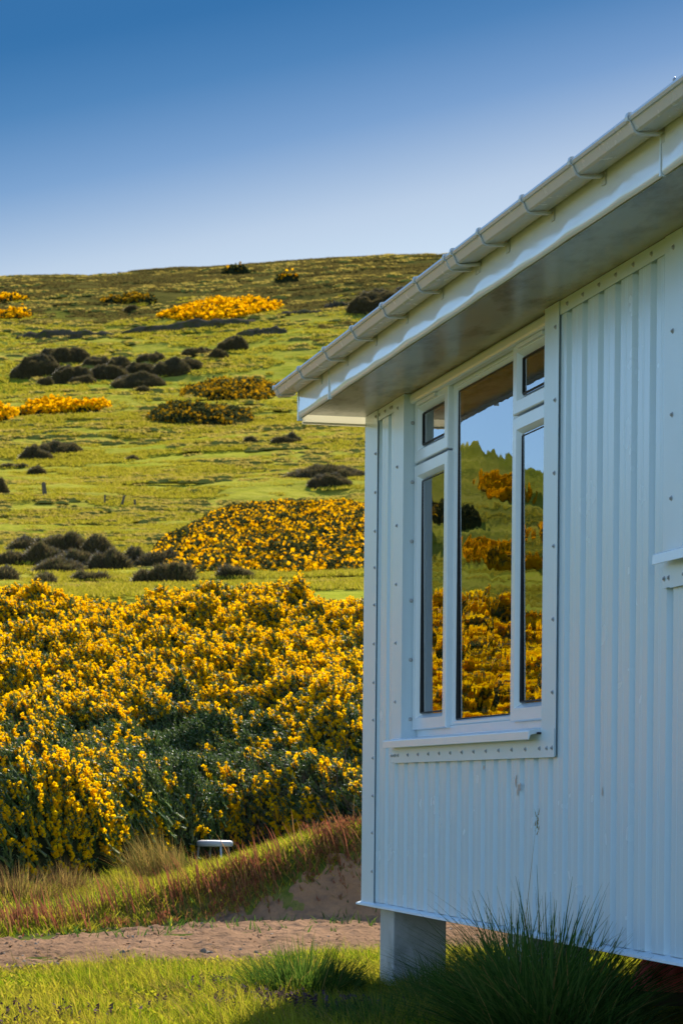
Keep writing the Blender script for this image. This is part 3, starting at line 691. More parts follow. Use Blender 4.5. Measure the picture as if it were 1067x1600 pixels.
GP_ = 'gorse patches out on the hill'
def patch(box, label, frac, bright, lz, dens, hgt):
    x0, x1, yt, yb = box; xm = (x0+x1)/2
    g0 = hit(xm, yb); g1 = hit(xm, yt + hgt/g0[1]*F_PX*.75)
    cy_ = (g0[1]+g1[1])/2; ry = max(.8, (g1[1]-g0[1])/2); cxw = ray(xm, yb)[0]*cy_; rx = (x1-x0)/F_PX*cy_/2
    n = int(min(42000, dens*rx*ry*3.2))
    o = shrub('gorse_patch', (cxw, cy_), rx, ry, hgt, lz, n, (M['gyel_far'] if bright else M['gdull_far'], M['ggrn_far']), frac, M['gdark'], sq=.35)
    return tag(o, label, 'gorse', GP_)
patch((256, 660, 757, 903), 'large mound of orange yellow gorse running behind the chalet corner', .46, True, .11, 150, .85)
patch((250, 437, 461, 503), 'long bright yellow gorse patch high on the hill', .80, True, .32, 20, 1.2)
patch((22, 168, 618, 649), 'bright yellow gorse strip left on the middle slope', .84, True, .26, 28, 1.0)
patch((-20, 27, 634, 663), 'small bright gorse patch at the left picture edge mid slope', .80, True, .26, 28, 1.0)
patch((162, 249, 458, 477), 'dull yellow gorse patch between the skyline and the rocks', .55, False, .34, 18, 1.1)
patch((-20, 47, 459, 473), 'upper of the two yellow patches at the left edge near the skyline', .66, True, .34, 18, 0.9)
patch((-20, 52, 483, 501), 'lower of the two yellow patches at the left edge near the skyline', .62, True, .34, 18, 1.0)
patch((287, 432, 590, 629), 'rusty brown fading gorse patch on the middle slope', .58, False, .22, 30, 1.1)
patch((229, 391, 627, 669), 'dark green gorse patch flecked with yellow below the rusty one', .42, False, .22, 30, 1.2)
patch((346, 391, 417, 431), 'dark little gorse patch just under the skyline', .3, False, .36, 16, 1.7)
patch((427, 470, 429, 442), 'small yellow topped gorse patch near the skyline by the gutter', .35, True, .36, 16, 1.6)
# patches further left, seen only in the window glass
def side_patch(x, y, rx, ry, label, frac=.75): tag(shrub('gorse_patch', (x, y), rx, ry, 1.1, .20, 6000, (M['gyel_far'], M['ggrn_far']), frac, M['gdark'], sq=.35), label, 'gorse', GP_)
def knoll(d, l): return CONE[0] + .4985*d + .867*l, CONE[1] - .867*d + .4985*l
for (d, l, rx, ry, lab, fr) in ((12, -2.2, 2.0, 2.8, 'gorse patch high on the knoll mirrored in the big window pane', .8), (22, 1.6, 1.7, 2.4, 'sparse dark gorse mound mirrored in the middle of the pane', .15),
        (31, -1.6, 2.3, 3.0, 'broad gorse patch low on the knoll mirrored in the pane', .75), (17, 5.0, 1.6, 2.4, 'gorse patch mirrored high in the right hand casement', .7),
        (27, 5.4, 1.8, 2.6, 'gorse mound mirrored halfway down the right hand casement', .7), (24, -6, 2.0, 2.6, 'gorse mound mirrored in the left hand casement', .6)):
    side_patch(*knoll(d, l), rx, ry, lab, fr)

# rock ledges
def rock(box, label):
    x0, x1, yt, yb = box; (gx, gy), w, hh = from_px(*box); nu, nv = 60, 14
    u, v = np.meshgrid(np.linspace(-1, 1, nu), np.linspace(0, 1, nv), indexing='ij'); sd = int(x0)+300
    tap = np.sqrt(np.clip(1-u**2, 0, 1)); X = gx + u*w/2
    prof_y = np.interp(v, [0, .15, .5, .75, 1], [0, .1, .3, 1.2, 2.6]); prof_z = np.interp(v, [0, .15, .5, .75, 1], [-.4, .3, .92, 1., .5])
    hx = hh*.62*tap*(.65+.5*vnoise(u*7+sd, u*0, sd))
    Y = gy + prof_y*1.1 + .5*fbm(u*9, v*3+sd, sd) ; Z = H(X, Y) + prof_z*hx - .3*(tap < .05) + .18*fbm(u*14, v*5, sd+2)*tap
    o = np_mesh('rock_ledge', [(np.stack([X, Y, Z], -1).reshape(-1, 3), grid_faces(nu, nv), 0)], [M['rock']]); tag(o, label, 'rock', 'rock ledges on the hill')
rock((22, 182, 509, 529), 'long dark rock ledge left of the bright gorse on the hill')
rock((186, 400, 494, 516), 'dark rock ledge directly below the long bright gorse patch')
rock((366, 449, 505, 525), 'low rounded dark rock right of and below the bright gorse')
rock((430, 520, 480, 493), 'thin rock ledge between the bright gorse and the gutter')
rock((505, 545, 465, 482), 'small grey boulder outcrop on the slope near the gutter')

# fence posts
def fence_post(px, yt, yb, label, r=.07, tilt=0):
    gx, gy = hit(px, yb); hgt = (yb-yt)/F_PX*gy + .1; n = 8; vs = []; fs = []
    for k, (t, rr) in enumerate(((0, 1), (.5, .95), (.93, .9), (1, .6))):
        for j in range(n):
            a = 2*math.pi*j/n; vs.append((r*rr*math.cos(a) + tilt*t*hgt + .01*math.sin(k*3), r*rr*math.sin(a), t*hgt - .1))
    for k in range(3):
        for j in range(n): i = (j+1) % n; fs.append((k*n+j, k*n+i, k*n+n+i, k*n+n+j))
    fs.append(tuple(range(3*n, 4*n)))
    mb = MB(); mb.add(vs, fs); o = mb.build('fence_post', M['post']); o.location = (gx, gy, float(H(gx, gy))+.1)
    tag(o, label, 'fence post', 'old fence posts on the hill')
fence_post(71, 757, 777, 'tallest weathered fence post standing alone on the left slope', .12, -.12)
fence_post(190, 777, 793, 'leaning small fence post beside the bright green hollow', .07, .25)
fence_post(164, 776, 791, 'faint pale fence post left of the leaning one', .05, .02)
fence_post(211, 784, 794, 'stump of a fence post right of the leaning one', .06, 0)

# coarse grass tussocks over the hill (uncountable)
n = 130000; rr = np.sqrt(rng.uniform(44**2, 392**2, n)); rr = np.where(rng.uniform(size=n) < .45, rng.uniform(42, 200, n), rr); aa = np.radians(rng.uniform(-9, 4, n)); qq = rng.uniform(size=n) < .07; aa = np.where(qq, np.radians(rng.uniform(-35, -25, n)), aa); rr = np.where(qq, rng.uniform(130, 182, n), rr)
x = rr*np.sin(aa); y = rr*np.cos(aa); k = (vnoise(x/5, y/2.2, 61) + .5*vnoise(x/1.7, y/1.7, 62)) > .70; x, y, rr = x[k], y[k], rr[k]; n = len(x)
sc = rng.uniform(.09, .24, n)*np.clip(rr/150, .7, 1.5)
tv = []; tf = []
for k in range(9):
    a = k*2.4; q = .55+.25*math.sin(k*5); d = np.array([math.cos(a)*q - .3, math.sin(a)*q, 1]); s = np.array([-math.sin(a), math.cos(a), 0])*.22; b = np.array([math.cos(a)*.5, math.sin(a)*.5, -.3]); o = len(tv)
    tv += [b-s, b+s, b+d*1.0]; tf.append([o, o+1, o+2])
ch = []
B = np.eye(3)[None]*sc[:, None, None]; ang = rng.uniform(0, 6.28, n); Rz = np.zeros((n, 3, 3)); Rz[:, 0, 0] = np.cos(ang); Rz[:, 0, 1] = -np.sin(ang); Rz[:, 1, 0] = np.sin(ang); Rz[:, 1, 1] = np.cos(ang); Rz[:, 2, 2] = 1
B = Rz*sc[:, None, None]*np.array([1.2, 1.2, .75])[None, None, :]
M['heathtuft'] = leaf('heather_tufts', [(.10, .075, .028), (.14, .11, .036), (.18, .15, .045), (.075, .058, .024)], .35)
M['hilltuft'] = leaf('hill_tussocks', [(.31, .30, .030), (.38, .35, .042), (.46, .39, .09), (.24, .225, .032)], .35, (1.1, 1, .5), gloss=0)
# hummocks: low grassy mounds whose near sides fall into shade
m_ = 5200; hr = np.where(rng.uniform(size=m_) < .5, rng.uniform(62, 190, m_), np.sqrt(rng.uniform(90**2, 392**2, m_))); ha = np.radians(rng.uniform(-9, 4, m_)); hx = hr*np.sin(ha); hy = hr*np.cos(ha)
k = (fbm(hx/16, hy/9, 63) + .5*fbm(hx/4, hy/3, 64)) > -.05; hx, hy, hr = hx[k], hy[k], hr[k]; m_ = len(hx)
nr, na = 4, 9; RR_, AA_ = np.meshgrid(np.linspace(0, 1, nr), np.linspace(0, 2*np.pi, na, endpoint=False), indexing='ij')
hv = np.stack([RR_*np.cos(AA_), RR_*np.sin(AA_), np.sqrt(np.clip(1-RR_**2, 0, 1))-.35], -1).reshape(-1, 3); hf = grid_faces(nr, na, True)
hs_ = rng.uniform(.16, .42, m_)*np.clip(hr/140, .75, 1.6); Bh = np.zeros((m_, 3, 3)); Bh[:, 0, 0] = hs_*rng.uniform(1.0, 2.6, m_); Bh[:, 1, 1] = hs_*.8; Bh[:, 2, 2] = hs_*rng.uniform(.45, .85, m_)
hch = stamp(hv, hf, np.stack([hx, hy, H(hx, hy)+.05], -1), Bh) + (1,)
rep = rng.integers(0, m_, m_*7); tx_ = hx[rep] + rng.normal(0, .5, len(rep))*Bh[rep, 0, 0]; ty_ = hy[rep] + rng.normal(.15, .4, len(rep))*hs_[rep]; tz_ = H(tx_, ty_) + .05 + Bh[rep, 2, 2]*.45
Bt = np.eye(3)[None]*(hs_[rep]*.42)[:, None, None]*np.array([1.3, 1.3, .8])
tch = stamp(np.array(tv), np.array(tf), np.stack([tx_, ty_, tz_], -1), Bt) + (2,)
M['hummock'] = surf('hummock_grass', (.22, .20, .04), .95, .3, 2, matte=True)
M['strawtuft'] = leaf('straw_tufts', [(.36, .29, .09), (.44, .36, .13), (.30, .25, .055)], .45, (1.1, 1, .6))
o = np_mesh('hill_grass', [hch, tch, stamp(np.array(tv), np.array(tf), np.stack([x, y, H(x, y)+.12], -1), B) + (np.repeat(np.where(H(x, y) + 16*fbm(x/20, y/12, 66) + 8*fbm(x/5, y/4, 67) > 55, 3, 0), 9),)], [M['hilltuft'], M['hummock'], M['strawtuft'], M['heathtuft']])
tag(o, 'coarse grass tussocks over the hillside', 'grass', kind='stuff')

# ------------------------------------------------------------------ foreground grass
def zone_ok(x, y): return (y < path_front(x) + .06*rng.normal(size=len(x))) 
ch = []
def lawn(x0, x1, y0, y1, dens, Lr, w):
    n = int((x1-x0)*(y1-y0)*dens); x = rng.uniform(x0, x1, n); y = rng.uniform(y0, y1, n)
    k = zone_ok(x, y) & (vnoise(x*3, y*3, 71)*.6 + vnoise(x*9, y*9, 72)*.4 > .20); x, y = x[k], y[k]; n = len(x)
    g = .35 + 1.35*vnoise(x*2.6, y*2.2, 73)**1.5 + .25*vnoise(x*9, y*9, 74)
    ld = rng.normal(2.9, 1.3, n)
    return blades(np.stack([x, y, H(x, y)-.005], -1), rng.uniform(*Lr, n)*g, rng.uniform(.05, .75, n), ld, rng.uniform(-.1, .8, n), rng.uniform(*w, n), 3) + (0,)
ch.append(lawn(-2.1, 2.2, 8.6, 13.7, 4300, (.03, .085), (.003, .0055)))
ch.append(lawn(-6, -2.1, 8, 12.5, 500, (.04, .10), (.006, .01))); ch.append(lawn(2.2, 7, 8, 14.5, 300, (.04, .10), (.006, .01))); ch.append(lawn(-4, 3, 4.5, 8.6, 500, (.04, .09), (.005, .008)))
n = 26000; x = rng.uniform(-2.1, 2.0, n); y = rng.uniform(8.7, 13.5, n); k = (y < path_front(x)) & (vnoise(x*2.4, y*2.4, 76) > .40); x, y = x[k], y[k]; n = len(x)   # small broad leaves
ch.append(blades(np.stack([x, y, H(x, y)+rng.uniform(.005, .035, n)], -1), rng.uniform(.012, .024, n), rng.uniform(.5, 1.2, n), rng.uniform(0, 6.28, n), rng.uniform(0, .5, n), rng.uniform(.008, .016, n), 2) + (0,))
n = 6500; x = rng.uniform(-2.1, 1.6, n); y = rng.uniform(8.8, 13.4, n); k = (y < path_front(x)+.1) & (vnoise(x*2.2, y*2.2, 75) > .5); x, y = x[k], y[k]; n = len(x)   # dry straws lying in the lawn
ch.append(blades(np.stack([x, y, H(x, y)+.0], -1), rng.uniform(.05, .16, n), rng.uniform(.3, 1.1, n), rng.normal(2.9, .8, n), rng.uniform(0, .8, n), rng.uniform(.002, .004, n), 3) + (1,))
o = np_mesh('lawn_grass', ch, [M['lawn'], M['straw']]); tag(o, 'short sunlit green grass in front of the dirt track', 'grass', kind='stuff')

def tussock(name, c, rad, n, Lr, label, mats, frac=0, w=(.003, .006), up=.5, cat='grass tuft', seed_heads=0, ld=None, bend=0):
    a = rng.uniform(0, 6.28, n); q = np.sqrt(rng.uniform(0, 1, n)); ex = np.array(rad if isinstance(rad, tuple) else (rad, rad))
    x = c[0] + q*np.cos(a)*ex[0]; y = c[1] + q*np.sin(a)*ex[1]
    L = rng.uniform(*Lr, n)*(1.05-.45*q); lean = (.35+.65*q)*up*rng.uniform(.1, 1.3, n); curl = rng.uniform(-.1, .7, n)*(.4+q) + bend*rng.uniform(0, 1, n)**2
    dirn = a + rng.normal(0, .5, n) if ld is None else rng.normal(ld, .8, n)
    base = np.stack([x, y, H(x, y)-.01], -1); ch = []; m = rng.uniform(size=n) < frac
    for mm, i in ((~m, 0), (m, 1)):
        if mm.any(): ch.append(blades(base[mm], L[mm], lean[mm], dirn[mm], curl[mm], rng.uniform(*w, mm.sum()), 5) + (i,))
    for k in range(seed_heads):
        b = np.array([[c[0]+rng.normal(0, ex[0]*.5), c[1]+rng.normal(0, ex[1]*.4), 0]]); b[0, 2] = H(b[0, 0], b[0, 1])
        LL = Lr[1]*rng.uniform(1.02, 1.3); ln, dd, cu = rng.uniform(.05, .35), rng.uniform(0, 6.28), rng.uniform(-.05, .3)
        ch.append(blades(b, np.array([LL]), np.array([ln]), np.array([dd]), np.array([cu]), np.array([.004]), 6) + (1,))
        h = LL*(ln+cu)*.98; tip = b + np.array([[h*math.cos(dd), h*math.sin(dd), LL*(1-.35*cu)*math.sqrt(1-(ln*.7)**2)*.96]])
        ch.append(blades(np.repeat(tip, 12, 0) + rng.normal(0, .004, (12, 3)) - np.linspace(0, .07, 12)[:, None]*np.array([[ln*math.cos(dd), ln*math.sin(dd), 1]]), rng.uniform(.015, .03, 12), rng.uniform(.2, .6, 12), rng.uniform(0, 6.28, 12), np.zeros(12), np.full(12, .004), 2) + (1,))
    o = np_mesh(name, ch, list(mats)); tag(o, label, cat, 'grass tufts around the chalet'); return o
TM = (M['tuss'], M['straw'])
tussock('grass_tussock', (-.16, 11.0), (.23, .24), 1500, (.14, .31), 'dark bushy grass tuft left of the concrete corner pier', TM, .03, w=(.004, .008), up=.75)
tussock('grass_tussock', (.62, 9.0), (.13, .25), 1300, (.30, .62), 'upright leafy grass tuft hiding the second concrete pier', TM, .05, w=(.006, .012), up=.3, bend=.5)
tussock('grass_tussock', (.70, 8.45), (.20, .38), 2300, (.34, .70), 'tall ragged grass tuft covering the foot of the chalet wall', TM, .06, w=(.006, .012), up=.5, seed_heads=1, bend=.55)
tussock('grass_tussock', (.84, 8.1), (.10, .26), 420, (.20, .40), 'ragged grass tuft nearest the red tarpaulin', TM, .07, w=(.005, .010), up=.6, seed_heads=2, bend=.5)
tussock('grass_tussock', (.42, 10.4), (.17, .45), 900, (.12, .32), 'grass growing in shade at the foot of the corner pier', TM, .05, up=.7)
tussock('grass_tussock', (.15, 9.7), (.26, .34), 1000, (.08, .19), 'low shaded grass mat in front of the corner pier', TM, .05, up=.8)
tussock('grass_tussock', (.66, 11.25), (.20, .40), 600, (.14, .30), 'bright backlit grass tuft under the chalet between two piers', (M['lawn'], M['straw']), .1, up=.6, seed_heads=3)
tussock('grass_tussock', (-.70, 10.9), (.10, .07), 260, (.07, .15), 'small straw coloured tuft bent over in the middle of the lawn', (M['straw'], M['tuss']), .3, w=(.002, .004), up=1.1, ld=3.0)
# dead nettle
n = 520; cl = [(-.33, 10.5, .12, .16, 60), (-.08, 10.25, .22, .14, 55), (-.50, 10.05, .2, .2, 36), (-.55, 11.1, .08, .1, 22), (-1.15, 9.65, .25, .2, 40)]
ch = []
for (a, b, sx, sy, k) in cl:
    x = a+rng.normal(0, sx, k)*.7; y = b+rng.normal(0, sy, k); z = H(x, y)
    for j in range(5):
        hgt = .015 + j*.011; ch.append(blades(np.stack([x, y, z+hgt], -1), rng.uniform(.010, .018, k), rng.uniform(.5, .9, k), rng.uniform(0, 6.28, k), np.full(k, .2), rng.uniform(.011, .018, k), 2) + (0,))
    ch.append(blades(np.stack([x, y, z], -1), np.full(k, .06), np.full(k, .05), rng.uniform(0, 6.28, k), np.zeros(k), np.full(k, .003), 1) + (0,))
o = np_mesh('dead_nettles', ch, [M['nettle']]); tag(o, 'purple dead nettles flowering in the shaded lawn edge', 'wild flowers', kind='stuff')

# ------------------------------------------------------------------ bank growth: grass, red sorrel, dry stalks
ch = []
n = 52000; x = rng.uniform(-3.2, 1.4, n); yc = np.interp(x, BX, BY); y = yc + rng.uniform(-.55, 3.2, n)
k = (y > path_back(x)-.05+.1*rng.normal(size=n)) & (vnoise(x*4, y*4, 81) > .22); x, y, yc = x[k], y[k], yc[k]; n = len(x)
ch.append(blades(np.stack([x, y, H(x, y)-.01], -1), rng.uniform(.03, .085, n)*(.6+.8*vnoise(x*2, y*2, 82)), rng.uniform(.05, .6, n), rng.normal(3.0, 1.0, n), rng.uniform(0, .6, n), rng.uniform(.004, .008, n), 3) + (0,))
n = 4500; x = rng.uniform(-12, -3.2, n); y = rng.uniform(13, 19, n); k = y > path_back(x); x, y = x[k], y[k]; n = len(x)
ch.append(blades(np.stack([x, y, H(x, y)-.01], -1), rng.uniform(.08, .25, n), rng.uniform(.05, .6, n), rng.normal(3.0, 1.0, n), rng.uniform(0, .6, n), rng.uniform(.01, .016, n), 3) + (0,))
o = np_mesh('bank_grass', ch, [M['lawn']]); tag(o, 'rough green grass over the crest of the bank', 'grass', kind='stuff')
ch = []
n = 4600; x = rng.uniform(-2.3, 1.2, n); yc = np.interp(x, BX, BY); y = yc + rng.normal(-.20, .24, n)
k = (y > path_back(x)-.35*rng.uniform(size=n)**3) & (vnoise(x*3.2, y*3.2, 83) + .18*np.clip(x+1.6, 0, 1) - .40*np.clip(-x-1.35, 0, .5) > .56) & (y < yc + np.interp(x, [-1.3, -1.0, -.8, -.5, .0, .3], [.2, .1, -.12, .05, .12, -.1])); x, y = x[k], y[k]; n = len(x)
L = rng.uniform(.035, .105, n); ld = rng.normal(3.0, .8, n); ln = rng.uniform(.1, .5, n)
ch.append(blades(np.stack([x, y, H(x, y)], -1), L, ln, ld, np.full(n, .1), rng.uniform(.002, .004, n), 3) + (0,))
for j in range(6):
    f = .5 + .1*j; h = L*(ln*f + .1*f*f)
    p = np.stack([x + h*np.cos(ld), y + h*np.sin(ld), H(x, y) + L*f*.95], -1)
    ch.append(blades(p, rng.uniform(.014, .03, n), rng.uniform(.3, .9, n), rng.uniform(0, 6.28, n), np.zeros(n), rng.uniform(.006, .012, n), 1) + (0,))
k3 = 900; x3 = rng.uniform(-1.6, 1.0, k3); y3 = np.interp(x3, BX, BY) - rng.uniform(.25, 1.6, k3)**1.3; kk = (vnoise(x3*4, y3*4, 86) > .56); x3, y3 = x3[kk], y3[kk]; k3 = len(x3)
ch.append(blades(np.stack([x3, y3, H(x3, y3)+.02], -1), rng.uniform(.03, .09, k3), rng.uniform(.2, .9, k3), rng.uniform(0, 6.28, k3), rng.uniform(0, .5, k3), rng.uniform(.006, .012, k3), 3) + (2,))
k4 = 1000; x4 = rng.uniform(-2.0, .9, k4); y4 = np.interp(x4, BX, BY) + rng.normal(-.25, .12, k4); kk = y4 > path_back(x4)-.1; x4, y4 = x4[kk], y4[kk]; k4 = len(x4)
ch.append(blades(np.stack([x4, y4, H(x4, y4)], -1), rng.uniform(.12, .26, k4), rng.uniform(.1, .4, k4), rng.normal(3.0, .6, k4), rng.uniform(0, .3, k4), rng.uniform(.006, .011, k4), 3) + (0,))
n2 = 4500; x = rng.uniform(-2.3, 1.2, n2); y = np.interp(x, BX, BY) + rng.normal(-.15, .2, n2); k = y > path_back(x)-.1; x, y = x[k], y[k]; n2 = len(x)
hb_ = rng.uniform(size=n2) < .5
ch.append(blades(np.stack([x, y, H(x, y)], -1), rng.uniform(.03, .09, n2), rng.uniform(.2, .9, n2), rng.uniform(0, 6.28, n2), rng.uniform(0, .5, n2), rng.uniform(.006, .012, n2), 3) + (1,))
o = np_mesh('red_sorrel', ch, [M['sorrel'], M['lawn'], M['tuss']]); tag(o, 'rusty red sorrel spikes covering the face of the bank', 'wild plants', kind='stuff')
SM = (M['straw'], M['tuss'])
def tall(px, py, Y, rad, n, Lr, label, mats, frac, **k):
    gx = ray(px, py)[0]*Y; return tussock('tall_grass', (gx, Y), rad, n, Lr, label, mats, frac, **k)
tall(245, 1370, 17.6, (.20, .25), 800, (.22, .46), 'tall straw coloured grass clump left of the little stool', SM, .08, up=.55, ld=3.0)
tall(285, 1350, 18.4, (.10, .2), 220, (.14, .26), 'smaller straw grass clump touching the stool', SM, .15, up=.5, ld=3.0)
tall(200, 1385, 16.6, (.16, .2), 500, (.12, .26), 'green and straw grass clump on the bank below the dry clump', (M['lawn'], M['straw']), .3, up=.6, ld=3.0)
tall(30, 1395, 16.4, (.28, .25), 650, (.12, .30), 'brown dead stalks at the left edge under the gorse', (M['brownstalk'], M['straw']), .5, up=.35)
tall(105, 1385, 16.8, (.16, .2), 380, (.12, .28), 'brown dead stalks between the left edge and the dry clump', (M['brownstalk'], M['straw']), .5, up=.4)
tall(150, 1410, 15.8, (.30, .2), 500, (.1, .2), 'low green grass clump at the left end of the red bank', (M['lawn'], M['tuss']), .4, up=.7)

# ------------------------------------------------------------------ stool
sx, sy, sz = at(336, 1318, 19.6); gz0 = float(H(sx, sy))
st = empty('garden_stool', (sx, sy, gz0)); tag(st, 'small round white topped stool half sunk in grass before the gorse', 'stool')
mb = MB(); n = 28; R0 = .142; hgt = sz - gz0
rings = [(.0, .022), (.8, .024), (.95, .020), (1.0, .008), (1.0, -.016), (.96, -.022), (.90, -.022), (.88, .004), (0, .004)]; vs = []; fs = []
for r, z in rings:
    for j in range(n): a = 2*math.pi*j/n; vs.append((R0*r*math.cos(a), R0*r*math.sin(a)*.9, hgt + z))
for k in range(len(rings)-1):
    for j in range(n): i = (j+1) % n; fs.append((k*n+j, k*n+i, k*n+n+i, k*n+n+j))
mb.add(vs, fs); mb.build('seat', M['seat'], st, smooth=True)
for ax, ay, mt in ((-.122, -.03, 'leg'), (.05, -.10, 'leg_pale'), (.10, .07, 'leg'), (-.04, .10, 'leg')):
    mb = MB(); m = 8; vs = []; fs = []
    for k, (t, rr) in enumerate(((0, .009), (.5, .0085), (1, .008))):
        for j in range(m): a = 2*math.pi*j/m; vs.append((ax*(1.18-.18*t) + rr*math.cos(a), ay*(1.18-.18*t) + rr*math.sin(a), (hgt-.01)*t - .03*(1-t)))
    for k in range(2):
        for j in range(m): i = (j+1) % m; fs.append((k*m+j, k*m+i, k*m+m+i, k*m+m+j))
    mb.add(vs, fs); mb.build('leg', M[mt], st, smooth=True)

# ------------------------------------------------------------------ stones on the dirt
def stone(px, py, w, h, label, g='stones along the dirt track'):
    gx, gy = hit(px, py); nu, nv = 10, 14; sd = px+py; vs = []; fs = []; W = w/F_PX*gy/2; Hh = h/F_PX*gy
    for i in range(nu):
        t = math.pi/2*i/(nu-1)
        for j in range(nv):
            a = 2*math.pi*j/nv; r = 1 + .25*float(fbm(math.cos(a)*1.4+sd, math.sin(a)*1.4+t, sd)); rr = math.cos(t)*r
            vs.append((W*rr*math.cos(a), W*.8*rr*math.sin(a), Hh*(math.sin(t)**.8)*r + .0))
    for i in range(nu-1):
        for j in range(nv): k = (j+1) % nv; fs.append((i*nv+j, i*nv+k, i*nv+nv+k, i*nv+nv+j))
    mb = MB(); mb.add(vs, fs); o = mb.build('stone', M['stone'], smooth=False); o.location = (gx, gy, float(H(gx, gy))+.015); o.rotation_euler = (0, 0, sd % 6)
    tag(o, label, 'stone', g)
stone(24, 1518, 15, 5, 'leftmost flat stone at the edge of dirt and lawn')
stone(52, 1517, 20, 6, 'flat stone beside the leftmost one at the lawn edge')
stone(83, 1515, 26, 7, 'widest flat stone of the row at the lawn edge')
stone(117, 1513, 11, 6, 'small stone ending the row at the lawn edge')
stone(192, 1499, 17, 9, 'dark blocky stone lying alone on the open dirt')
stone(318, 1496, 15, 9, 'dark stone with a pale neighbour on the dirt')
stone(329, 1497, 12, 6, 'pale neighbour stone touching the dark one on the dirt')
stone(173, 1503, 8, 4, 'pebble just left of the blocky stone on the dirt')
stone(400, 1494, 10, 4, 'small stone on the dirt behind the dark grass tuft')

# loose grit and clods
n = 1500; gx_ = rng.uniform(-3.2, 1.5, n); gt_ = rng.uniform(0, 1, n)**.8; gy_ = path_front(gx_)*(1-gt_) + path_back(gx_)*gt_
kk = vnoise(gx_*3, gy_*2.2, 95) > .42; gx_, gy_ = gx_[kk], gy_[kk]; n = len(gx_)
cv = np.concatenate([OCT[:0], np.array([(1, 0, 0), (-.2, .9, 0), (-.9, -.1, 0), (.1, -1, 0), (.1, .1, .8), (0, 0, -.5)])]); cf = np.array([[0, 1, 4], [1, 2, 4], [2, 3, 4], [3, 0, 4]])
o = np_mesh('gravel', [stamp(cv, cf, np.stack([gx_, gy_, H(gx_, gy_)+.028], -1), frames(np.array([0, 0, 1.]) + rng.normal(0, .3, (n, 3)), rng.uniform(.004, .012, n)**1.0*rng.uniform(.7, 1.5, n))) + (np.repeat((rng.uniform(size=n) < .25).astype(int), 4),)], [M['dirt'], M['stone']])
tag(o, 'loose grit and clods scattered on the sandy dirt track', 'gravel', kind='stuff')

# red tarpaulin bundle under the floor, on a plank
tx, ty, tz = at(1056, 1545, 9.9)
tb = np.meshgrid(np.linspace(-1, 1, 40), np.linspace(0, np.pi, 22), indexing='ij'); U, A = tb; tp = np.clip(1-np.abs(U)**6, 0, 1)**.5
rad = 1 + .22*fbm(U*4, A*2, 91) + .1*fbm(U*11, A*5, 92)
X = U*.20 + .02*fbm(A*2, U*3, 93); Yq = -np.cos(A)*.17*rad*tp; Z = np.sin(A)*.125*rad*tp
o = np_mesh('tarpaulin', [(np.stack([X, Yq, Z], -1).reshape(-1, 3), grid_faces(40, 22)[:, ::-1], 0)], [M['tarp']], smooth=True); o.location = (tx+.03, ty, tz)
tag(o, 'crumpled red tarpaulin bundle stored under the chalet floor', 'tarpaulin')
mb = MB(); mb.box((-.5, -.2, -.05), (.6, .2, 0)); o = mb.build('plank', M['post'], bevel=.004); o.location = (tx, ty, tz-.002); tag(o, 'pale edged plank lying under the red tarpaulin', 'plank')

# ------------------------------------------------------------------ light, sky, camera
sd = Vector((math.sin(SUN_AZ)*math.cos(SUN_EL), math.cos(SUN_AZ)*math.cos(SUN_EL), math.sin(SUN_EL)))
L = bpy.data.lights.new('sun', 'SUN'); L.energy = 5.0; L.angle = RAD(.53); L.color = (1, .93, .82)
lo = bpy.data.objects.new('sun', L); COL.objects.link(lo); lo.rotation_euler = sd.to_track_quat('Z', 'Y').to_euler()
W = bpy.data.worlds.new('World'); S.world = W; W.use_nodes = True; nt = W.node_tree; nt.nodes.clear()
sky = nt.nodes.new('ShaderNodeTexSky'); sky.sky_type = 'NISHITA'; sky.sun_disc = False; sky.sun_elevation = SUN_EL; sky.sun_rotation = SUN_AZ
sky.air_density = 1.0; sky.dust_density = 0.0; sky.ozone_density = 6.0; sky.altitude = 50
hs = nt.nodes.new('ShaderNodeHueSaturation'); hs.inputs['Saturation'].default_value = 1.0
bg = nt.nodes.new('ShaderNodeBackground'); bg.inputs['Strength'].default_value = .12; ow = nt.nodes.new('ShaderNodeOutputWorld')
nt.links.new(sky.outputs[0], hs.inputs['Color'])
tc = nt.nodes.new('ShaderNodeTexCoord'); sx_ = nt.nodes.new('ShaderNodeSeparateXYZ'); nt.links.new(tc.outputs['Generated'], sx_.inputs[0])
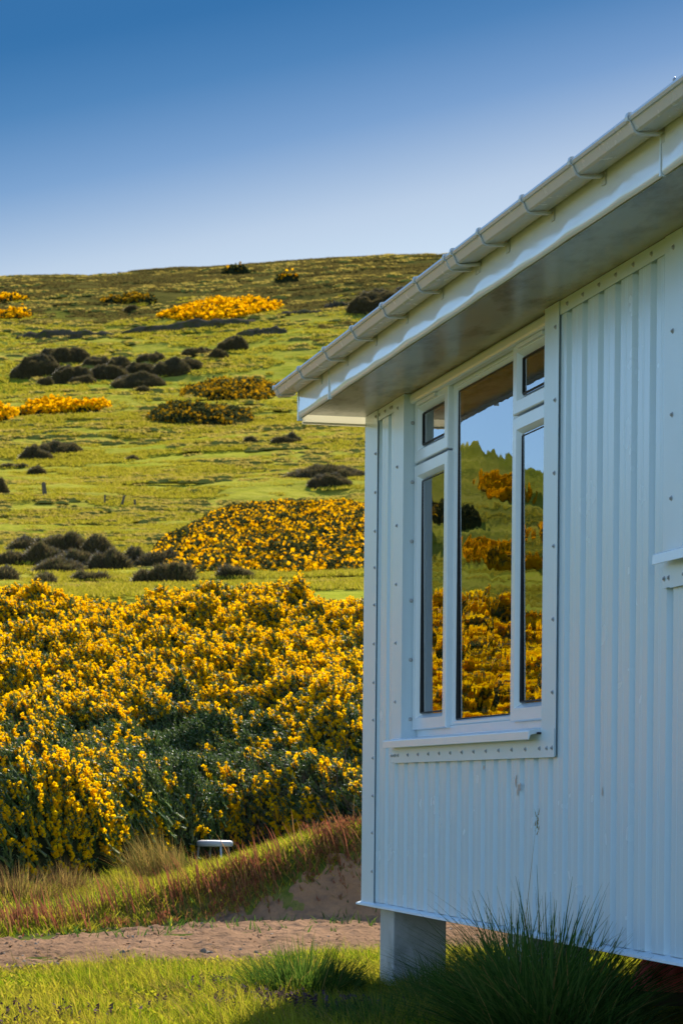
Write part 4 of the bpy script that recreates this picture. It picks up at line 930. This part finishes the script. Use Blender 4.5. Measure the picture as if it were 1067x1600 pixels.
def MN(op, a, b=None, c=None):
    n = nt.nodes.new('ShaderNodeMath'); n.operation = op
    for i, v in enumerate((a, b, c)):
        if v is None: continue
        if isinstance(v, (int, float)): n.inputs[i].default_value = v
        else: nt.links.new(v, n.inputs[i])
    return n.outputs[0]
def MR(v, a, b, c, d, smooth=True):
    n = nt.nodes.new('ShaderNodeMapRange'); n.interpolation_type = 'SMOOTHSTEP' if smooth else 'LINEAR'
    for i, q in enumerate((a, b, c, d)): n.inputs[1+i].default_value = q
    nt.links.new(v, n.inputs[0]); return n.outputs[0]
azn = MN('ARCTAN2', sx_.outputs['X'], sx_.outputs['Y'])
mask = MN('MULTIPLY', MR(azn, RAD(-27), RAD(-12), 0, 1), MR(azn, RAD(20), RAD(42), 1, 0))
# tint added to the front sky alone, full elsewhere to light the wall: the deep blue above the skyline fades to a pale rim at the hill, paler towards the sun
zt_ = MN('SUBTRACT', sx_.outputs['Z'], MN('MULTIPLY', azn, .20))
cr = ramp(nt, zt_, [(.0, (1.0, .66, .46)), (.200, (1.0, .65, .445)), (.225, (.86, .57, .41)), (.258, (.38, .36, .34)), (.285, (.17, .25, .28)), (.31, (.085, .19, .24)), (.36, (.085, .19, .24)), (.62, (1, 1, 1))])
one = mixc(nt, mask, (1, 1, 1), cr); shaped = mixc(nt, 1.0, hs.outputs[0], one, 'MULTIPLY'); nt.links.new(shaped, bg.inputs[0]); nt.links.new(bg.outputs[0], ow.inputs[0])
cd = bpy.data.cameras.new('camera'); cam = bpy.data.objects.new('camera', cd); COL.objects.link(cam); S.camera = cam
cd.sensor_fit = 'VERTICAL'; cd.sensor_height = 36; cd.sensor_width = 24; cd.lens = F_PX/1600*36
cd.shift_y = (HY-800)/1600; cd.shift_x = 0; cd.clip_start = .1; cd.clip_end = 20000
cam.location = (0, 0, EYE); cam.rotation_euler = (RAD(90), -ROLL, 0)
cd.dof.use_dof = True; cd.dof.focus_distance = 9.8; cd.dof.aperture_fstop = 13
S.view_settings.view_transform = 'Standard'; S.view_settings.look = 'None'; S.view_settings.exposure = .9; S.view_settings.gamma = 1
S.render.engine = 'CYCLES'; S.cycles.max_bounces = 7; S.cycles.transparent_max_bounces = 10; S.cycles.use_denoising = True
